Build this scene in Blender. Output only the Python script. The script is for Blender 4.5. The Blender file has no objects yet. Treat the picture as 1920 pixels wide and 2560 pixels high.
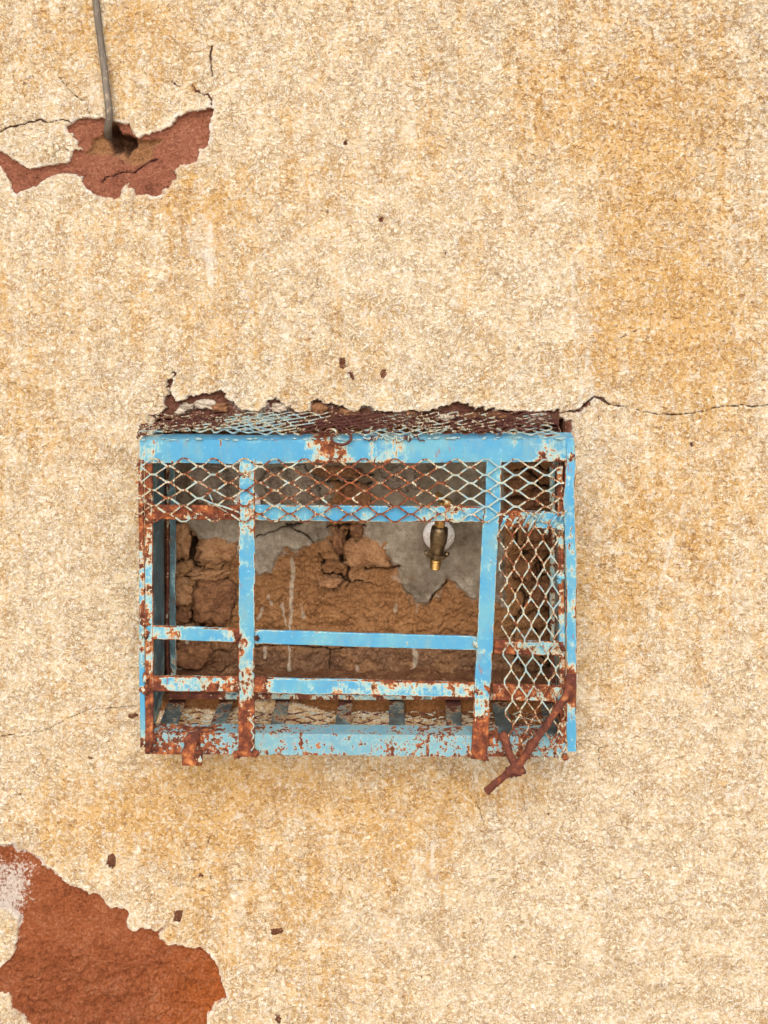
import bpy, math, random
import numpy as np
from mathutils import Vector, Matrix, noise as mnoise

# ------------------------------------------------------------------ camera, light, exposure
SC = bpy.context.scene
COL = SC.collection
S = 0.0006                      # metres per photograph pixel on the wall plane
D = 2925 * S                    # camera distance from the wall
VX, VY = 1000.0, 300.0          # principal point, photograph pixels
CZ = 1.68
CX = 0.0

cam_d = bpy.data.cameras.new("camera")
cam = bpy.data.objects.new("camera", cam_d)
COL.objects.link(cam)
cam.location = (CX, -D, CZ)
cam.rotation_euler = (math.radians(90), 0, 0)
cam_d.sensor_fit = 'VERTICAL'
cam_d.sensor_height = 36.0
cam_d.lens = 36.0 * 2925 / 2560
cam_d.shift_x = (960 - VX) / 2560
cam_d.shift_y = -(1280 - VY) / 2560
cam_d.clip_start = 0.02
cam_d.clip_end = 900
SC.camera = cam

SUN_EL, SUN_AZ = 40.0, 2.0     # elevation; azimuth off the wall normal, to the left
world = bpy.data.worlds.new("World")
SC.world = world
world.use_nodes = True
wn = world.node_tree
wn.nodes.clear()
sky = wn.nodes.new("ShaderNodeTexSky")
sky.sky_type = 'NISHITA'
sky.sun_disc = False
sky.sun_elevation = math.radians(SUN_EL)
sky.sun_rotation = math.radians(180 + SUN_AZ)
sky.dust_density = 4.0
sky.air_density = 1.0
sky.ozone_density = 0.6
bg = wn.nodes.new("ShaderNodeBackground")
bg.inputs[1].default_value = 0.13
wo = wn.nodes.new("ShaderNodeOutputWorld")
wn.links.new(sky.outputs[0], bg.inputs[0])
wn.links.new(bg.outputs[0], wo.inputs[0])

sun_d = bpy.data.lights.new("sun", 'SUN')
sun_d.energy = 1.5
sun_d.angle = math.radians(50)
sun_d.color = (1.0, 0.95, 0.86)
sun = bpy.data.objects.new("sun", sun_d)
COL.objects.link(sun)
_e, _a = math.radians(SUN_EL), math.radians(SUN_AZ)
_dir = Vector((-math.sin(_a) * math.cos(_e), -math.cos(_a) * math.cos(_e), math.sin(_e)))
sun.rotation_euler = _dir.to_track_quat('Z', 'Y').to_euler()
sun.location = (-1, -4, 6)

SC.view_settings.view_transform = 'Standard'
SC.view_settings.look = 'None'
SC.view_settings.gamma = 1
SC.view_settings.use_curve_mapping = False
SC.view_settings.exposure = 0.66
SC.render.engine = 'CYCLES'

rng = random.Random(7)
NR = np.random.RandomState(11)

# ------------------------------------------------------------------ coordinates
def P(px, py, y=0.0):
    """point seen at photograph pixel (px,py) standing at depth y (wall = 0, towards viewer negative)"""
    k = (D + y) / D
    return Vector((CX + (px - VX) * S * k, y, CZ - (py - VY) * S * k))

FY = -0.0598 * D                # front plane of the cage (about 0.105 m proud)

# ------------------------------------------------------------------ numpy noise
_perm = np.random.RandomState(3).permutation(512)
_perm = np.concatenate([_perm, _perm, _perm])
_ang = np.random.RandomState(5).rand(512) * 2 * np.pi
_gx, _gy = np.cos(_ang), np.sin(_ang)
def perlin(x, y, seed=0):
    xi = np.floor(x).astype(np.int64); yi = np.floor(y).astype(np.int64)
    xf = x - xi; yf = y - yi
    def g(ix, iy, dx, dy):
        h = _perm[(_perm[(ix + seed * 37) & 511] + iy) & 511]
        return _gx[h] * dx + _gy[h] * dy
    u = xf * xf * xf * (xf * (xf * 6 - 15) + 10)
    v = yf * yf * yf * (yf * (yf * 6 - 15) + 10)
    a = g(xi, yi, xf, yf); b = g(xi + 1, yi, xf - 1, yf)
    c = g(xi, yi + 1, xf, yf - 1); d = g(xi + 1, yi + 1, xf - 1, yf - 1)
    return (a + (b - a) * u) * (1 - v) + (c + (d - c) * u) * v
def fbm(x, y, oct=4, seed=0, gain=0.5):
    s = 0; a = 1.0; f = 1.0
    for o in range(oct):
        s = s + a * perlin(x * f + 13.7 * o, y * f - 7.1 * o, seed + o)
        a *= gain; f *= 2.03
    return s
def worley(x, y, seed=0):
    """distance to the nearest and second nearest scattered point, and a value per cell"""
    xi = np.floor(x).astype(np.int64); yi = np.floor(y).astype(np.int64)
    f1 = np.full(x.shape, 9.0); f2 = np.full(x.shape, 9.0); cid = np.zeros(x.shape)
    for a in (-1, 0, 1):
        for b in (-1, 0, 1):
            hh_ = _perm[(_perm[(xi + a + seed * 17) & 511] + yi + b) & 511]
            qx = xi + a + (hh_ % 61) / 61.0; qy = yi + b + (hh_ % 53) / 53.0
            d = np.hypot(qx - x, qy - y)
            nf = d < f1
            f2 = np.where(nf, f1, np.minimum(f2, d)); cid = np.where(nf, hh_ / 512.0, cid); f1 = np.where(nf, d, f1)
    return f1, f2, cid
def sstep(a, b, x):
    t = np.clip((x - a) / (b - a), 0, 1)
    return t * t * (3 - 2 * t)

def seg_dist(X, Y, pts, closed, margin, far):
    """distance (and inside flag when closed) in pixels to a polyline, only near its bounds"""
    pts = np.asarray(pts, float)
    out = np.full(X.shape, far, float)
    m = (X > pts[:, 0].min() - margin) & (X < pts[:, 0].max() + margin) & \
        (Y > pts[:, 1].min() - margin) & (Y < pts[:, 1].max() + margin)
    x = X[m]; y = Y[m]
    best = np.full(x.shape, 1e9)
    inside = np.zeros(x.shape, bool)
    n = len(pts)
    for i in range(n if closed else n - 1):
        ax, ay = pts[i]; bx, by = pts[(i + 1) % n]
        dx, dy = bx - ax, by - ay
        L = dx * dx + dy * dy + 1e-9
        t = np.clip(((x - ax) * dx + (y - ay) * dy) / L, 0, 1)
        d2 = (x - ax - t * dx) ** 2 + (y - ay - t * dy) ** 2
        best = np.minimum(best, d2)
        if closed:
            c = ((ay > y) != (by > y)) & (x < dx * (y - ay) / (dy if abs(dy) > 1e-9 else 1e-9) + ax)
            inside ^= c
    d = np.sqrt(best)
    if closed:
        d = np.where(inside, -d, d)
    out[m] = np.minimum(d, far)
    return out

def crop(pts, x0, y0, s):
    return [(x0 + s * a, y0 + s * b) for a, b in pts]

# ------------------------------------------------------------------ node helpers
class NT:
    def __init__(self, name):
        self.m = bpy.data.materials.new(name)
        self.m.use_nodes = True
        self.t = self.m.node_tree
        self.t.nodes.clear()
        self.out = self.t.nodes.new("ShaderNodeOutputMaterial")
        self.b = self.t.nodes.new("ShaderNodeBsdfPrincipled")
        self.t.links.new(self.b.outputs[0], self.out.inputs[0])
        self.co = self.t.nodes.new("ShaderNodeTexCoord").outputs['Object']
    def link(self, a, b):
        if hasattr(a, 'links') or hasattr(a, 'is_linked'):
            self.t.links.new(a, b)
        else:
            b.default_value = a
    def vec(self, sx, sy, sz, off=(0, 0, 0)):
        n = self.t.nodes.new("ShaderNodeMapping")
        n.inputs['Scale'].default_value = (sx, sy, sz)
        n.inputs['Location'].default_value = off
        self.t.links.new(self.co, n.inputs[0])
        return n.outputs[0]
    def noise(self, scale, detail=4, rough=0.55, dist=0.0, vec=None):
        n = self.t.nodes.new("ShaderNodeTexNoise")
        n.inputs['Scale'].default_value = scale
        n.inputs['Detail'].default_value = detail
        n.inputs['Roughness'].default_value = rough
        n.inputs['Distortion'].default_value = dist
        self.t.links.new(vec if vec else self.co, n.inputs['Vector'])
        return n.outputs['Fac']
    def voronoi(self, scale, feature='F1', vec=None, rand=1.0):
        n = self.t.nodes.new("ShaderNodeTexVoronoi")
        n.feature = feature
        n.inputs['Scale'].default_value = scale
        n.inputs['Randomness'].default_value = rand
        self.t.links.new(vec if vec else self.co, n.inputs['Vector'])
        return n.outputs['Distance']
    def math(self, op, a, b=0.0, c=None, clamp=False):
        n = self.t.nodes.new("ShaderNodeMath")
        n.operation = op; n.use_clamp = clamp
        self.link(a, n.inputs[0]); self.link(b, n.inputs[1])
        if c is not None: self.link(c, n.inputs[2])
        return n.outputs[0]
    def step(self, v, a, b, lo=0.0, hi=1.0):
        n = self.t.nodes.new("ShaderNodeMapRange")
        n.interpolation_type = 'SMOOTHSTEP'
        self.link(v, n.inputs['Value'])
        n.inputs['From Min'].default_value = a; n.inputs['From Max'].default_value = b
        n.inputs['To Min'].default_value = lo; n.inputs['To Max'].default_value = hi
        return n.outputs[0]
    def mix(self, f, a, b, mode='MIX'):
        n = self.t.nodes.new("ShaderNodeMix")
        n.data_type = 'RGBA'; n.blend_type = mode
        self.link(f, n.inputs[0])
        self.link(a if hasattr(a, 'is_linked') else (*a, 1) if len(a) == 3 else a, n.inputs[6])
        self.link(b if hasattr(b, 'is_linked') else (*b, 1) if len(b) == 3 else b, n.inputs[7])
        return n.outputs[2]
    def ramp(self, f, stops, interp='LINEAR'):
        n = self.t.nodes.new("ShaderNodeValToRGB")
        n.color_ramp.interpolation = interp
        e = n.color_ramp.elements
        while len(e) < len(stops): e.new(0.5)
        for i, (p, c) in enumerate(stops):
            e[i].position = p; e[i].color = (*c, 1)
        self.link(f, n.inputs[0])
        return n.outputs[0]
    def attr(self, name, vec=False):
        n = self.t.nodes.new("ShaderNodeAttribute")
        n.attribute_type = 'GEOMETRY'; n.attribute_name = name
        return n.outputs['Color'] if vec else n.outputs['Fac']
    def bump(self, h, strength, dist):
        n = self.t.nodes.new("ShaderNodeBump")
        n.inputs['Strength'].default_value = strength
        n.inputs['Distance'].default_value = dist
        self.link(h, n.inputs['Height'])
        self.t.links.new(n.outputs[0], self.b.inputs['Normal'])
        return n
    def done(self, color, rough, metal=0.0, spec=None):
        self.link(color if hasattr(color, 'is_linked') else (*color, 1), self.b.inputs['Base Color'])
        self.link(rough, self.b.inputs['Roughness'])
        self.link(metal, self.b.inputs['Metallic'])
        if spec is not None: self.b.inputs['Specular IOR Level'].default_value = spec
        return self.m

# ------------------------------------------------------------------ materials
def mat_wall():
    n = NT("weathered_plaster")
    peel = n.attr("peel"); stain = n.attr("stain"); crack = n.attr("crack")
    white = n.attr("white"); tint = n.attr("tint", True); cav = n.attr("cav")
    # --- fine stucco, limewash and painted-in highlights on the grains, brown dust in the pits
    big = n.noise(6.0, 5, 0.6)
    warp = n.noise(150, 5, 0.72, 0.6)
    fine = n.noise(330, 4, 0.75, 0.4)
    streak = n.noise(1.0, 6, 0.66, 0.25, n.vec(46, 46, 3.2))
    mott = n.noise(34, 5, 0.65)
    st = n.math('ADD', stain, n.math('MULTIPLY', n.math('SUBTRACT', big, 0.5), 1.25))
    st = n.math('ADD', st, n.math('MULTIPLY', n.math('SUBTRACT', streak, 0.5), 1.5))
    st = n.math('ADD', st, n.math('MULTIPLY', n.math('SUBTRACT', mott, 0.5), 1.5))
    st = n.math('ADD', st, n.math('MULTIPLY', n.math('SUBTRACT', n.noise(85, 4, 0.65), 0.5), 1.0))
    run = n.noise(1.0, 4, 0.6, 0.1, n.vec(150, 150, 5, (1, 6, 2)))
    st = n.math('ADD', st, n.math('MULTIPLY', n.math('SUBTRACT', run, 0.5), 0.8), clamp=True)
    st = n.step(st, 0.02, 0.95)
    base = n.mix(st, (0.83, 0.705, 0.485), (0.76, 0.505, 0.205))
    g = n.math('ADD', n.math('MULTIPLY', cav, 0.30), n.math('MULTIPLY', n.math('SUBTRACT', warp, 0.5), 2.6))
    g = n.math('ADD', g, n.math('MULTIPLY', n.math('SUBTRACT', fine, 0.5), 2.0))
    hi = n.step(g, 0.03, 0.34)
    col = n.mix(n.math('MULTIPLY', hi, n.math('SUBTRACT', 1.0, n.math('MULTIPLY', st, 0.45))), base, (0.95, 0.91, 0.82))
    lo = n.step(g, -0.10, -0.50)
    vein = n.mix(st, (0.40, 0.225, 0.095), (0.44, 0.21, 0.06))
    col = n.mix(n.math('MULTIPLY', lo, 0.52), col, vein)
    w1 = n.step(n.math('ABSOLUTE', n.math('SUBTRACT', n.noise(88, 4, 0.6, 0.8), 0.5)), 0.0, 0.035, 1.0, 0.0)
    w2 = n.step(n.math('ABSOLUTE', n.math('SUBTRACT', n.noise(135, 3, 0.6, 0.8, n.vec(1, 1, 1, (5, 2, 3))), 0.5)), 0.0, 0.045, 1.0, 0.0)
    wk = n.step(n.noise(26, 4, 0.6), 0.36, 0.60, 0.35, 1.0)
    worm = n.math('MULTIPLY', n.math('MAXIMUM', w1, w2), wk)
    col = n.mix(n.math('MULTIPLY', worm, 0.80), col, vein)
    rg = n.attr('rough')
    pb = n.math('ADD', n.noise(150, 3, 0.62, 0.5, n.vec(0.8, 1, 1.15, (2, 4, 1))), n.math('MULTIPLY', rg, 0.038))
    pb = n.step(pb, 0.615, 0.67)
    col = n.mix(n.math('MULTIPLY', pb, n.math('ADD', 0.52, n.math('MULTIPLY', st, 0.3))), col, n.mix(st, (0.36, 0.22, 0.105), (0.38, 0.185, 0.06)))
    wl = n.step(n.noise(70, 4, 0.65, 0.5, n.vec(1, 1, 1, (8, 1, 7))), 0.60, 0.66)
    col = n.mix(n.math('MULTIPLY', wl, 0.55), col, (0.94, 0.90, 0.82))
    dust = n.step(n.noise(16, 6, 0.7), 0.56, 0.74)
    col = n.mix(n.math('MULTIPLY', n.math('MULTIPLY', dust, 0.5), n.math('ADD', st, 0.2, clamp=True)), col, (0.56, 0.33, 0.11))
    pits = n.step(n.voronoi(58), 0.0, 0.13, 1.0, 0.0)
    pits = n.math('MULTIPLY', pits, n.step(n.noise(9, 4, 0.6), 0.5, 0.62))
    col = n.mix(n.math('MULTIPLY', pits, 0.5), col, (0.22, 0.11, 0.05))
    pa = n.math('ADD', n.attr('pale'), n.math('MULTIPLY', n.math('SUBTRACT', n.noise(60, 6, 0.75), 0.5), 2.2))
    col = n.mix(n.step(pa, 0.35, 1.1, 0.0, 0.65), col, (0.93, 0.89, 0.80))
    gr_ = n.step(n.noise(1.0, 6, 0.68, 0.2, n.vec(70, 70, 3.4, (2, 2, 8))), 0.55, 0.75)
    col = n.mix(n.math('MULTIPLY', gr_, 0.26), col, n.mix(st, (0.50, 0.36, 0.22), (0.52, 0.29, 0.11)))
    spots = n.step(n.voronoi(19), 0.0, 0.075, 1.0, 0.0)
    spots = n.math('MULTIPLY', spots, n.step(n.noise(5, 2, 0.5), 0.46, 0.54))
    col = n.mix(n.math('MULTIPLY', spots, 0.85), col, (0.13, 0.055, 0.025))
    # hairline crazing
    vw = n.t.nodes.new("ShaderNodeVectorMath"); vw.operation = 'ADD'
    nn = n.t.nodes.new("ShaderNodeTexNoise"); nn.inputs['Scale'].default_value = 24; nn.inputs['Detail'].default_value = 5
    n.t.links.new(n.co, nn.inputs['Vector'])
    vs = n.t.nodes.new("ShaderNodeVectorMath"); vs.operation = 'SCALE'; vs.inputs['Scale'].default_value = 0.05
    n.t.links.new(nn.outputs['Color'], vs.inputs[0])
    n.t.links.new(n.co, vw.inputs[0]); n.t.links.new(vs.outputs[0], vw.inputs[1])
    hair = n.step(n.voronoi(11, 'DISTANCE_TO_EDGE', vw.outputs[0]), 0.0, 0.012, 1.0, 0.0)
    hair = n.math('MULTIPLY', hair, n.step(n.noise(4.0, 3, 0.5), 0.54, 0.62))
    col = n.mix(n.math('MULTIPLY', hair, 0.6), col, (0.25, 0.12, 0.05))
    # limewash rim beside broken edges
    rn = n.math('ADD', peel, n.math('MULTIPLY', n.math('SUBTRACT', warp, 0.5), 22))
    rim = n.step(rn, 2.0, 13.0, 1.0, 0.0)
    rim = n.math('MULTIPLY', rim, n.attr('rim'))
    col = n.mix(rim, col, (0.92, 0.88, 0.80))
    # --- clay undercoat
    cn = n.noise(28, 8, 0.7)
    cf = n.noise(240, 6, 0.8)
    cv = n.math('ADD', n.math('MULTIPLY', n.math('SUBTRACT', cn, 0.5), 1.5), n.math('MULTIPLY', n.math('SUBTRACT', cf, 0.5), 3.0))
    lt = n.mix(0.35, tint, (0.78, 0.42, 0.26))
    dk = n.mix(0.62, tint, (0.08, 0.025, 0.014))
    clay = n.mix(n.step(cv, 0.02, 0.42), tint, lt)
    clay = n.mix(n.step(cv, -0.04, -0.48), clay, dk)
    cp = n.step(n.voronoi(140), 0.0, 0.26, 1.0, 0.0)
    clay = n.mix(n.math('MULTIPLY', n.math('MULTIPLY', cp, n.step(cn, 0.42, 0.55)), 0.8), clay, (0.07, 0.03, 0.02))
    cs = n.step(n.voronoi(75, vec=n.vec(1, 1, 1, (3, 1, 2))), 0.0, 0.13, 1.0, 0.0)
    clay = n.mix(n.math('MULTIPLY', n.math('MULTIPLY', cs, n.step(cn, 0.5, 0.66)), 0.6), clay, (0.75, 0.5, 0.36))
    wv = n.math('ADD', white, n.math('ADD', n.math('MULTIPLY', n.math('SUBTRACT', cf, 0.5), 2.6), n.math('MULTIPLY', n.math('SUBTRACT', cn, 0.5), 1.6)))
    clay = n.mix(n.step(wv, 0.62, 0.85), clay, (0.86, 0.76, 0.69))
    # --- threshold between the two coats
    pm = n.math('ADD', peel, n.math('MULTIPLY', n.math('SUBTRACT', fine, 0.5), 9.0))
    pm = n.math('ADD', pm, n.math('MULTIPLY', n.math('SUBTRACT', warp, 0.5), 8.0))
    col = n.mix(n.step(pm, -1.0, 0.4), clay, col)
    ck = n.math('ADD', crack, n.math('MULTIPLY', n.math('SUBTRACT', fine, 0.5), 1.4))
    ckm = n.step(ck, -0.3, 1.1, 1.0, 0.0)
    col = n.mix(n.math('MULTIPLY', ckm, 0.92), col, (0.07, 0.022, 0.018))
    h = n.math('ADD', n.math('MULTIPLY', warp, 1.0), n.math('MULTIPLY', fine, 0.7))
    h = n.math('SUBTRACT', h, n.math('MULTIPLY', worm, 0.16))
    h = n.math('SUBTRACT', h, n.math('MULTIPLY', pb, 0.30))
    h = n.math('SUBTRACT', h, n.math('MULTIPLY', pits, 0.5))
    h = n.math('ADD', h, n.math('MULTIPLY', n.math('MULTIPLY', n.math('ADD', cf, cn), n.step(peel, -0.5, -3)), 1.2))
    n.bump(h, 1.0, 0.0058)
    return n.done(col, 0.93, 0.0, 0.2)

def mat_niche():
    n = NT("mud_and_cement_masonry")
    tint = n.attr("tint", True); grey = n.attr("grey"); drip = n.attr("drip"); crack = n.attr("crack")
    a = n.noise(42, 9, 0.78); f = n.noise(230, 6, 0.82); b = n.noise(9, 5, 0.6)
    v = n.math('ADD', n.math('MULTIPLY', n.math('SUBTRACT', a, 0.5), 2.4), n.math('MULTIPLY', n.math('SUBTRACT', f, 0.5), 3.2))
    mud = n.mix(n.step(v, 0.0, 0.9), tint, (0.62, 0.37, 0.19))
    mud = n.mix(n.step(v, 0.05, -0.75), mud, (0.10, 0.04, 0.018))
    spk = n.step(n.noise(115, 4, 0.7), 0.585, 0.66)
    mud = n.mix(n.math('MULTIPLY', spk, 0.7), mud, (0.075, 0.032, 0.016))
    spl = n.step(n.noise(95, 4, 0.7, 0, n.vec(1, 1, 1, (4, 4, 9))), 0.60, 0.67)
    mud = n.mix(n.math('MULTIPLY', spl, 0.6), mud, (0.66, 0.38, 0.19))
    gr = n.ramp(n.math('ADD', n.math('MULTIPLY', a, 0.6), n.math('MULTIPLY', b, 0.5)),
                [(0.40, (0.15, 0.115, 0.08)), (0.50, (0.31, 0.255, 0.19)), (0.58, (0.43, 0.365, 0.28)), (0.68, (0.66, 0.58, 0.47))])
    gv = n.math('ADD', grey, n.math('MULTIPLY', n.math('SUBTRACT', a, 0.5), 60))
    gv = n.math('ADD', gv, n.math('MULTIPLY', n.math('SUBTRACT', f, 0.5), 30))
    gr = n.mix(n.step(n.noise(16, 7, 0.7), 0.50, 0.66, 0.0, 0.55), gr, (0.24, 0.15, 0.09))
    col = n.mix(n.step(gv, -5, 5), gr, mud)
    ed = n.math('MULTIPLY', n.step(gv, -26, -4), n.step(gv, 14, 2))
    ed = n.math('MULTIPLY', ed, n.step(n.noise(30, 6, 0.75), 0.50, 0.60))
    col = n.mix(n.math('MULTIPLY', ed, 0.75), col, (0.66, 0.60, 0.51))
    dv = n.math('ADD', drip, n.math('MULTIPLY', n.math('SUBTRACT', f, 0.5), 14))
    dv = n.math('ADD', dv, n.math('MULTIPLY', n.math('SUBTRACT', a, 0.5), 22))
    col = n.mix(n.math('MULTIPLY', n.step(dv, 0, 3, 1, 0), n.step(a, 0.35, 0.6, 0.45, 0.95)), col, (0.74, 0.64, 0.50))
    ck = n.math('ADD', crack, n.math('MULTIPLY', n.math('SUBTRACT', f, 0.5), 5))
    col = n.mix(n.math('MULTIPLY', n.step(ck, 0, 2.5, 1, 0), 0.85), col, (0.035, 0.018, 0.010))
    pp = n.step(n.voronoi(105), 0.0, 0.2, 1.0, 0.0)
    col = n.mix(n.math('MULTIPLY', n.math('MULTIPLY', pp, n.step(b, 0.45, 0.6)), 0.6), col, (0.05, 0.02, 0.01))
    n.bump(n.math('ADD', a, n.math('MULTIPLY', f, 0.8)), 1.0, 0.009)
    return n.done(col, 0.95, 0.0, 0.15)

def mat_stone(name, c1, c2):
    n = NT(name)
    a = n.noise(34, 9, 0.75, 0.3); f = n.noise(220, 5, 0.8)
    v = n.math('ADD', n.math('MULTIPLY', a, 0.6), n.math('MULTIPLY', f, 0.55))
    col = n.mix(n.step(v, 0.42, 0.72), c1, c2)
    col = n.mix(n.step(n.noise(60, 6, 0.7), 0.52, 0.64, 0, .75), col, c1)
    pp = n.step(n.voronoi(90), 0.0, 0.16, 1.0, 0.0)
    col = n.mix(n.math('MULTIPLY', pp, 0.5), col, (0.06, 0.03, 0.015))
    n.bump(v, 1.0, 0.007)
    return n.done(col, 0.92, 0.0, 0.2)

def mat_paint(name, bias=0.0, fade=0.0, dark=0.0, scale=1.0, speck=0.0, wire=False, pale=0.0, dust_shade=0.0):
    """blue gloss paint over rusting steel; the 'rust' attribute says how far it has gone"""
    n = NT(name)
    rust = n.attr("rust")
    a = n.noise(26 * scale, 8, 0.68, 0.35)
    c = n.noise(120 * scale, 6, 0.7, 0.2)
    st = n.noise(1.0, 6, 0.65, 0.0, n.vec(260, 260, 34))
    v = n.math('ADD', rust, n.math('MULTIPLY', n.math('SUBTRACT', a, 0.5), 1.55))
    v = n.math('ADD', v, n.math('MULTIPLY', n.math('SUBTRACT', c, 0.5), 0.75 + speck))
    v = n.math('ADD', v, n.math('MULTIPLY', n.math('SUBTRACT', st, 0.5), 0.45))
    v = n.math('ADD', v, bias + 0.065)
    sp = n.step(n.noise(62 * scale, 4, 0.62, 0.6, n.vec(1, 1, 0.55)), 0.60, 0.70)
    v = n.math('ADD', v, n.math('MULTIPLY', n.math('MULTIPLY', sp, n.step(fdn := n.noise(9, 3, 0.5), 0.42, 0.6)), 0.55))
    fd = n.noise(13 * scale, 5, 0.6)
    bm = n.math('ADD', n.math('MULTIPLY', fd, 1.0), fade)
    blue = n.mix(n.step(bm, 0.42, 0.66), (0.060, 0.265, 0.46), (0.115, 0.325, 0.43))
    blue = n.mix(n.step(c, 0.56, 0.74, 0.0, 0.5), blue, (0.24, 0.52, 0.64))
    pl = (0.09, 0.105, 0.10) if dust_shade > .9 else (0.27, 0.45, 0.46) if not wire else (0.40, 0.43, 0.33)
    if dust_shade: blue = n.mix(n.step(a, 0.3, 0.62, dust_shade * 1.3, dust_shade * 0.7), blue, (0.060, 0.070, 0.070))  # greys the blue for dirt, and on the floor bars for shade too
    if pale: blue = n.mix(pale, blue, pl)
    blue = n.mix(n.step(v, 0.28, 0.49, 0.0, 1.0 if not speck else 0.5), blue, pl)                      # chalked and stained margin
    blue = n.mix(n.step(v, 0.42, 0.53, 0.0, 0.5 if not speck else 0.15), blue, (0.56, 0.47, 0.30))
    blue = n.mix(n.step(v, 0.47, 0.56), blue, (0.55, 0.27, 0.09))
    sc_ = n.step(n.noise(1.0, 3, 0.6, 0.0, n.vec(300, 300, 48, (3, 3, 3))), 0.61, 0.66)
    sc_ = n.math('MULTIPLY', sc_, n.step(n.noise(21, 3, 0.5), 0.50, 0.62))
    blue = n.mix(n.math('MULTIPLY', sc_, 0.8), blue, (0.26, 0.09, 0.035))
    sk_ = n.math('MULTIPLY', n.step(n.voronoi(210), 0.0, 0.24, 1.0, 0.0), n.step(n.noise(35, 3, 0.6), 0.44, 0.56))
    gm = n.step(n.noise(1.0, 6, 0.7, 0.2, n.vec(34, 34, 12)), 0.48, 0.72)
    blue = n.mix(n.math('MULTIPLY', gm, 0.5), blue, (0.20, 0.30, 0.29))
    blue = n.mix(n.math('MULTIPLY', sk_, 0.75), blue, (0.14, 0.06, 0.04))
    r1 = n.ramp(n.noise(75 * scale, 6, 0.7, 0.2), [(0.36, (0.05, 0.016, 0.011)), (0.50, (0.15, 0.042, 0.02)),
                                   (0.58, (0.30, 0.09, 0.03)), (0.70, (0.50, 0.22, 0.08))])
    r1 = n.mix(n.math('MULTIPLY', n.step(v, 0.85, 1.4), 0.6), r1, (0.085, 0.028, 0.022))
    if dark: r1 = n.mix(dark, r1, (0.075, 0.026, 0.022))
    rm = n.step(v, 0.52, 0.58)
    col = n.mix(rm, blue, r1)
    hh = n.math('ADD', n.math('MULTIPLY', rm, -0.35), n.math('MULTIPLY', n.math('MULTIPLY', c, rm), 1.1))
    hh = n.math('ADD', hh, n.math('MULTIPLY', c, 0.22))
    n.bump(hh, 0.75, 0.0018)
    return n.done(col, n.step(v, 0.3, 0.58, 0.5, 0.92), 0.0, 0.3)

def mat_metal(name, c1, c2, rough, metal=1.0):
    n = NT(name)
    a = n.noise(90, 6, 0.65)
    col = n.mix(n.step(a, 0.38, 0.68), c1, c2)
    n.bump(n.noise(300, 5, 0.7), 0.7, 0.0010)
    return n.done(col, n.step(a, 0.3, 0.7, rough, rough + 0.2), metal)

M = {}
M['wall'] = mat_wall()
M['niche'] = mat_niche()
M['stone_tan'] = mat_stone("tan_stone", (0.26, 0.115, 0.05), (0.52, 0.30, 0.155))
M['stone_grey'] = mat_stone("grey_stone", (0.13, 0.095, 0.07), (0.40, 0.33, 0.26))
M['stone_brown'] = mat_stone("brown_stone", (0.13, 0.055, 0.03), (0.38, 0.19, 0.09))
M['lime'] = mat_stone("lime_crust", (0.40, 0.31, 0.23), (0.74, 0.66, 0.56))
M['paint'] = mat_paint("blue_paint")
M['paint_speck'] = mat_paint("speckled_blue_paint", speck=1.3, fade=0.06, pale=0.30, scale=1.35, bias=.07, dust_shade=.25)
M['paint_in'] = mat_paint("dull_blue_paint", fade=0.2, dark=0.6, pale=0.0, dust_shade=0.72)
M['wire'] = mat_paint("painted_expanded_metal", scale=3.6, wire=True, pale=0.45)
M['wire_top'] = mat_paint("rusted_expanded_metal", scale=3.2, wire=True, dark=0.9, pale=0.45)
M['rust'] = mat_paint("bare_rusted_steel", bias=.85, dark=0.35)
M['paint_floor'] = mat_paint("shaded_dusty_grey_paint", fade=0.2, dark=0.8, dust_shade=0.98)  # floor bars: dirt plus the shade they stand in, put into the colour
M['brass'] = mat_metal("brass", (0.42, 0.25, 0.08), (0.72, 0.46, 0.17), 0.38)
M['bronze'] = mat_metal("tarnished_brass", (0.17, 0.125, 0.075), (0.36, 0.26, 0.15), 0.34)
M['chrome'] = mat_metal("chrome", (0.86, 0.84, 0.82), (0.97, 0.96, 0.95), 0.2, 0.35)
def mat_cable():
    n = NT("grey_conduit")
    a = n.noise(1.0, 5, 0.6, 0.0, n.vec(400, 400, 12)); b = n.noise(20, 5, 0.6)
    col = n.ramp(n.math('ADD', n.math('MULTIPLY', a, 0.6), n.math('MULTIPLY', b, 0.4)),
                 [(0.35, (0.07, 0.058, 0.045)), (0.5, (0.125, 0.105, 0.085)), (0.66, (0.20, 0.175, 0.145))])
    col = n.mix(n.step(n.noise(70, 6, 0.7), 0.52, 0.68, 0.0, 0.7), col, (0.42, 0.34, 0.25))
    n.bump(n.math('ADD', a, n.noise(120, 5, 0.7)), 0.7, 0.0015)
    return n.done(col, 0.7)
M['cable'] = mat_cable()
def mat_ground():
    n = NT("packed_earth")
    a = n.noise(0.6, 8, 0.6); f = n.noise(18, 8, 0.7)
    col = n.mix(n.step(n.math('ADD', n.math('MULTIPLY', a, 0.5), n.math('MULTIPLY', f, 0.5)), 0.35, 0.65),
                (0.42, 0.30, 0.19), (0.56, 0.43, 0.29))
    n.bump(f, 0.6, 0.02)
    return n.done(col, 0.95)
M['ground'] = mat_ground()

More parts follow.
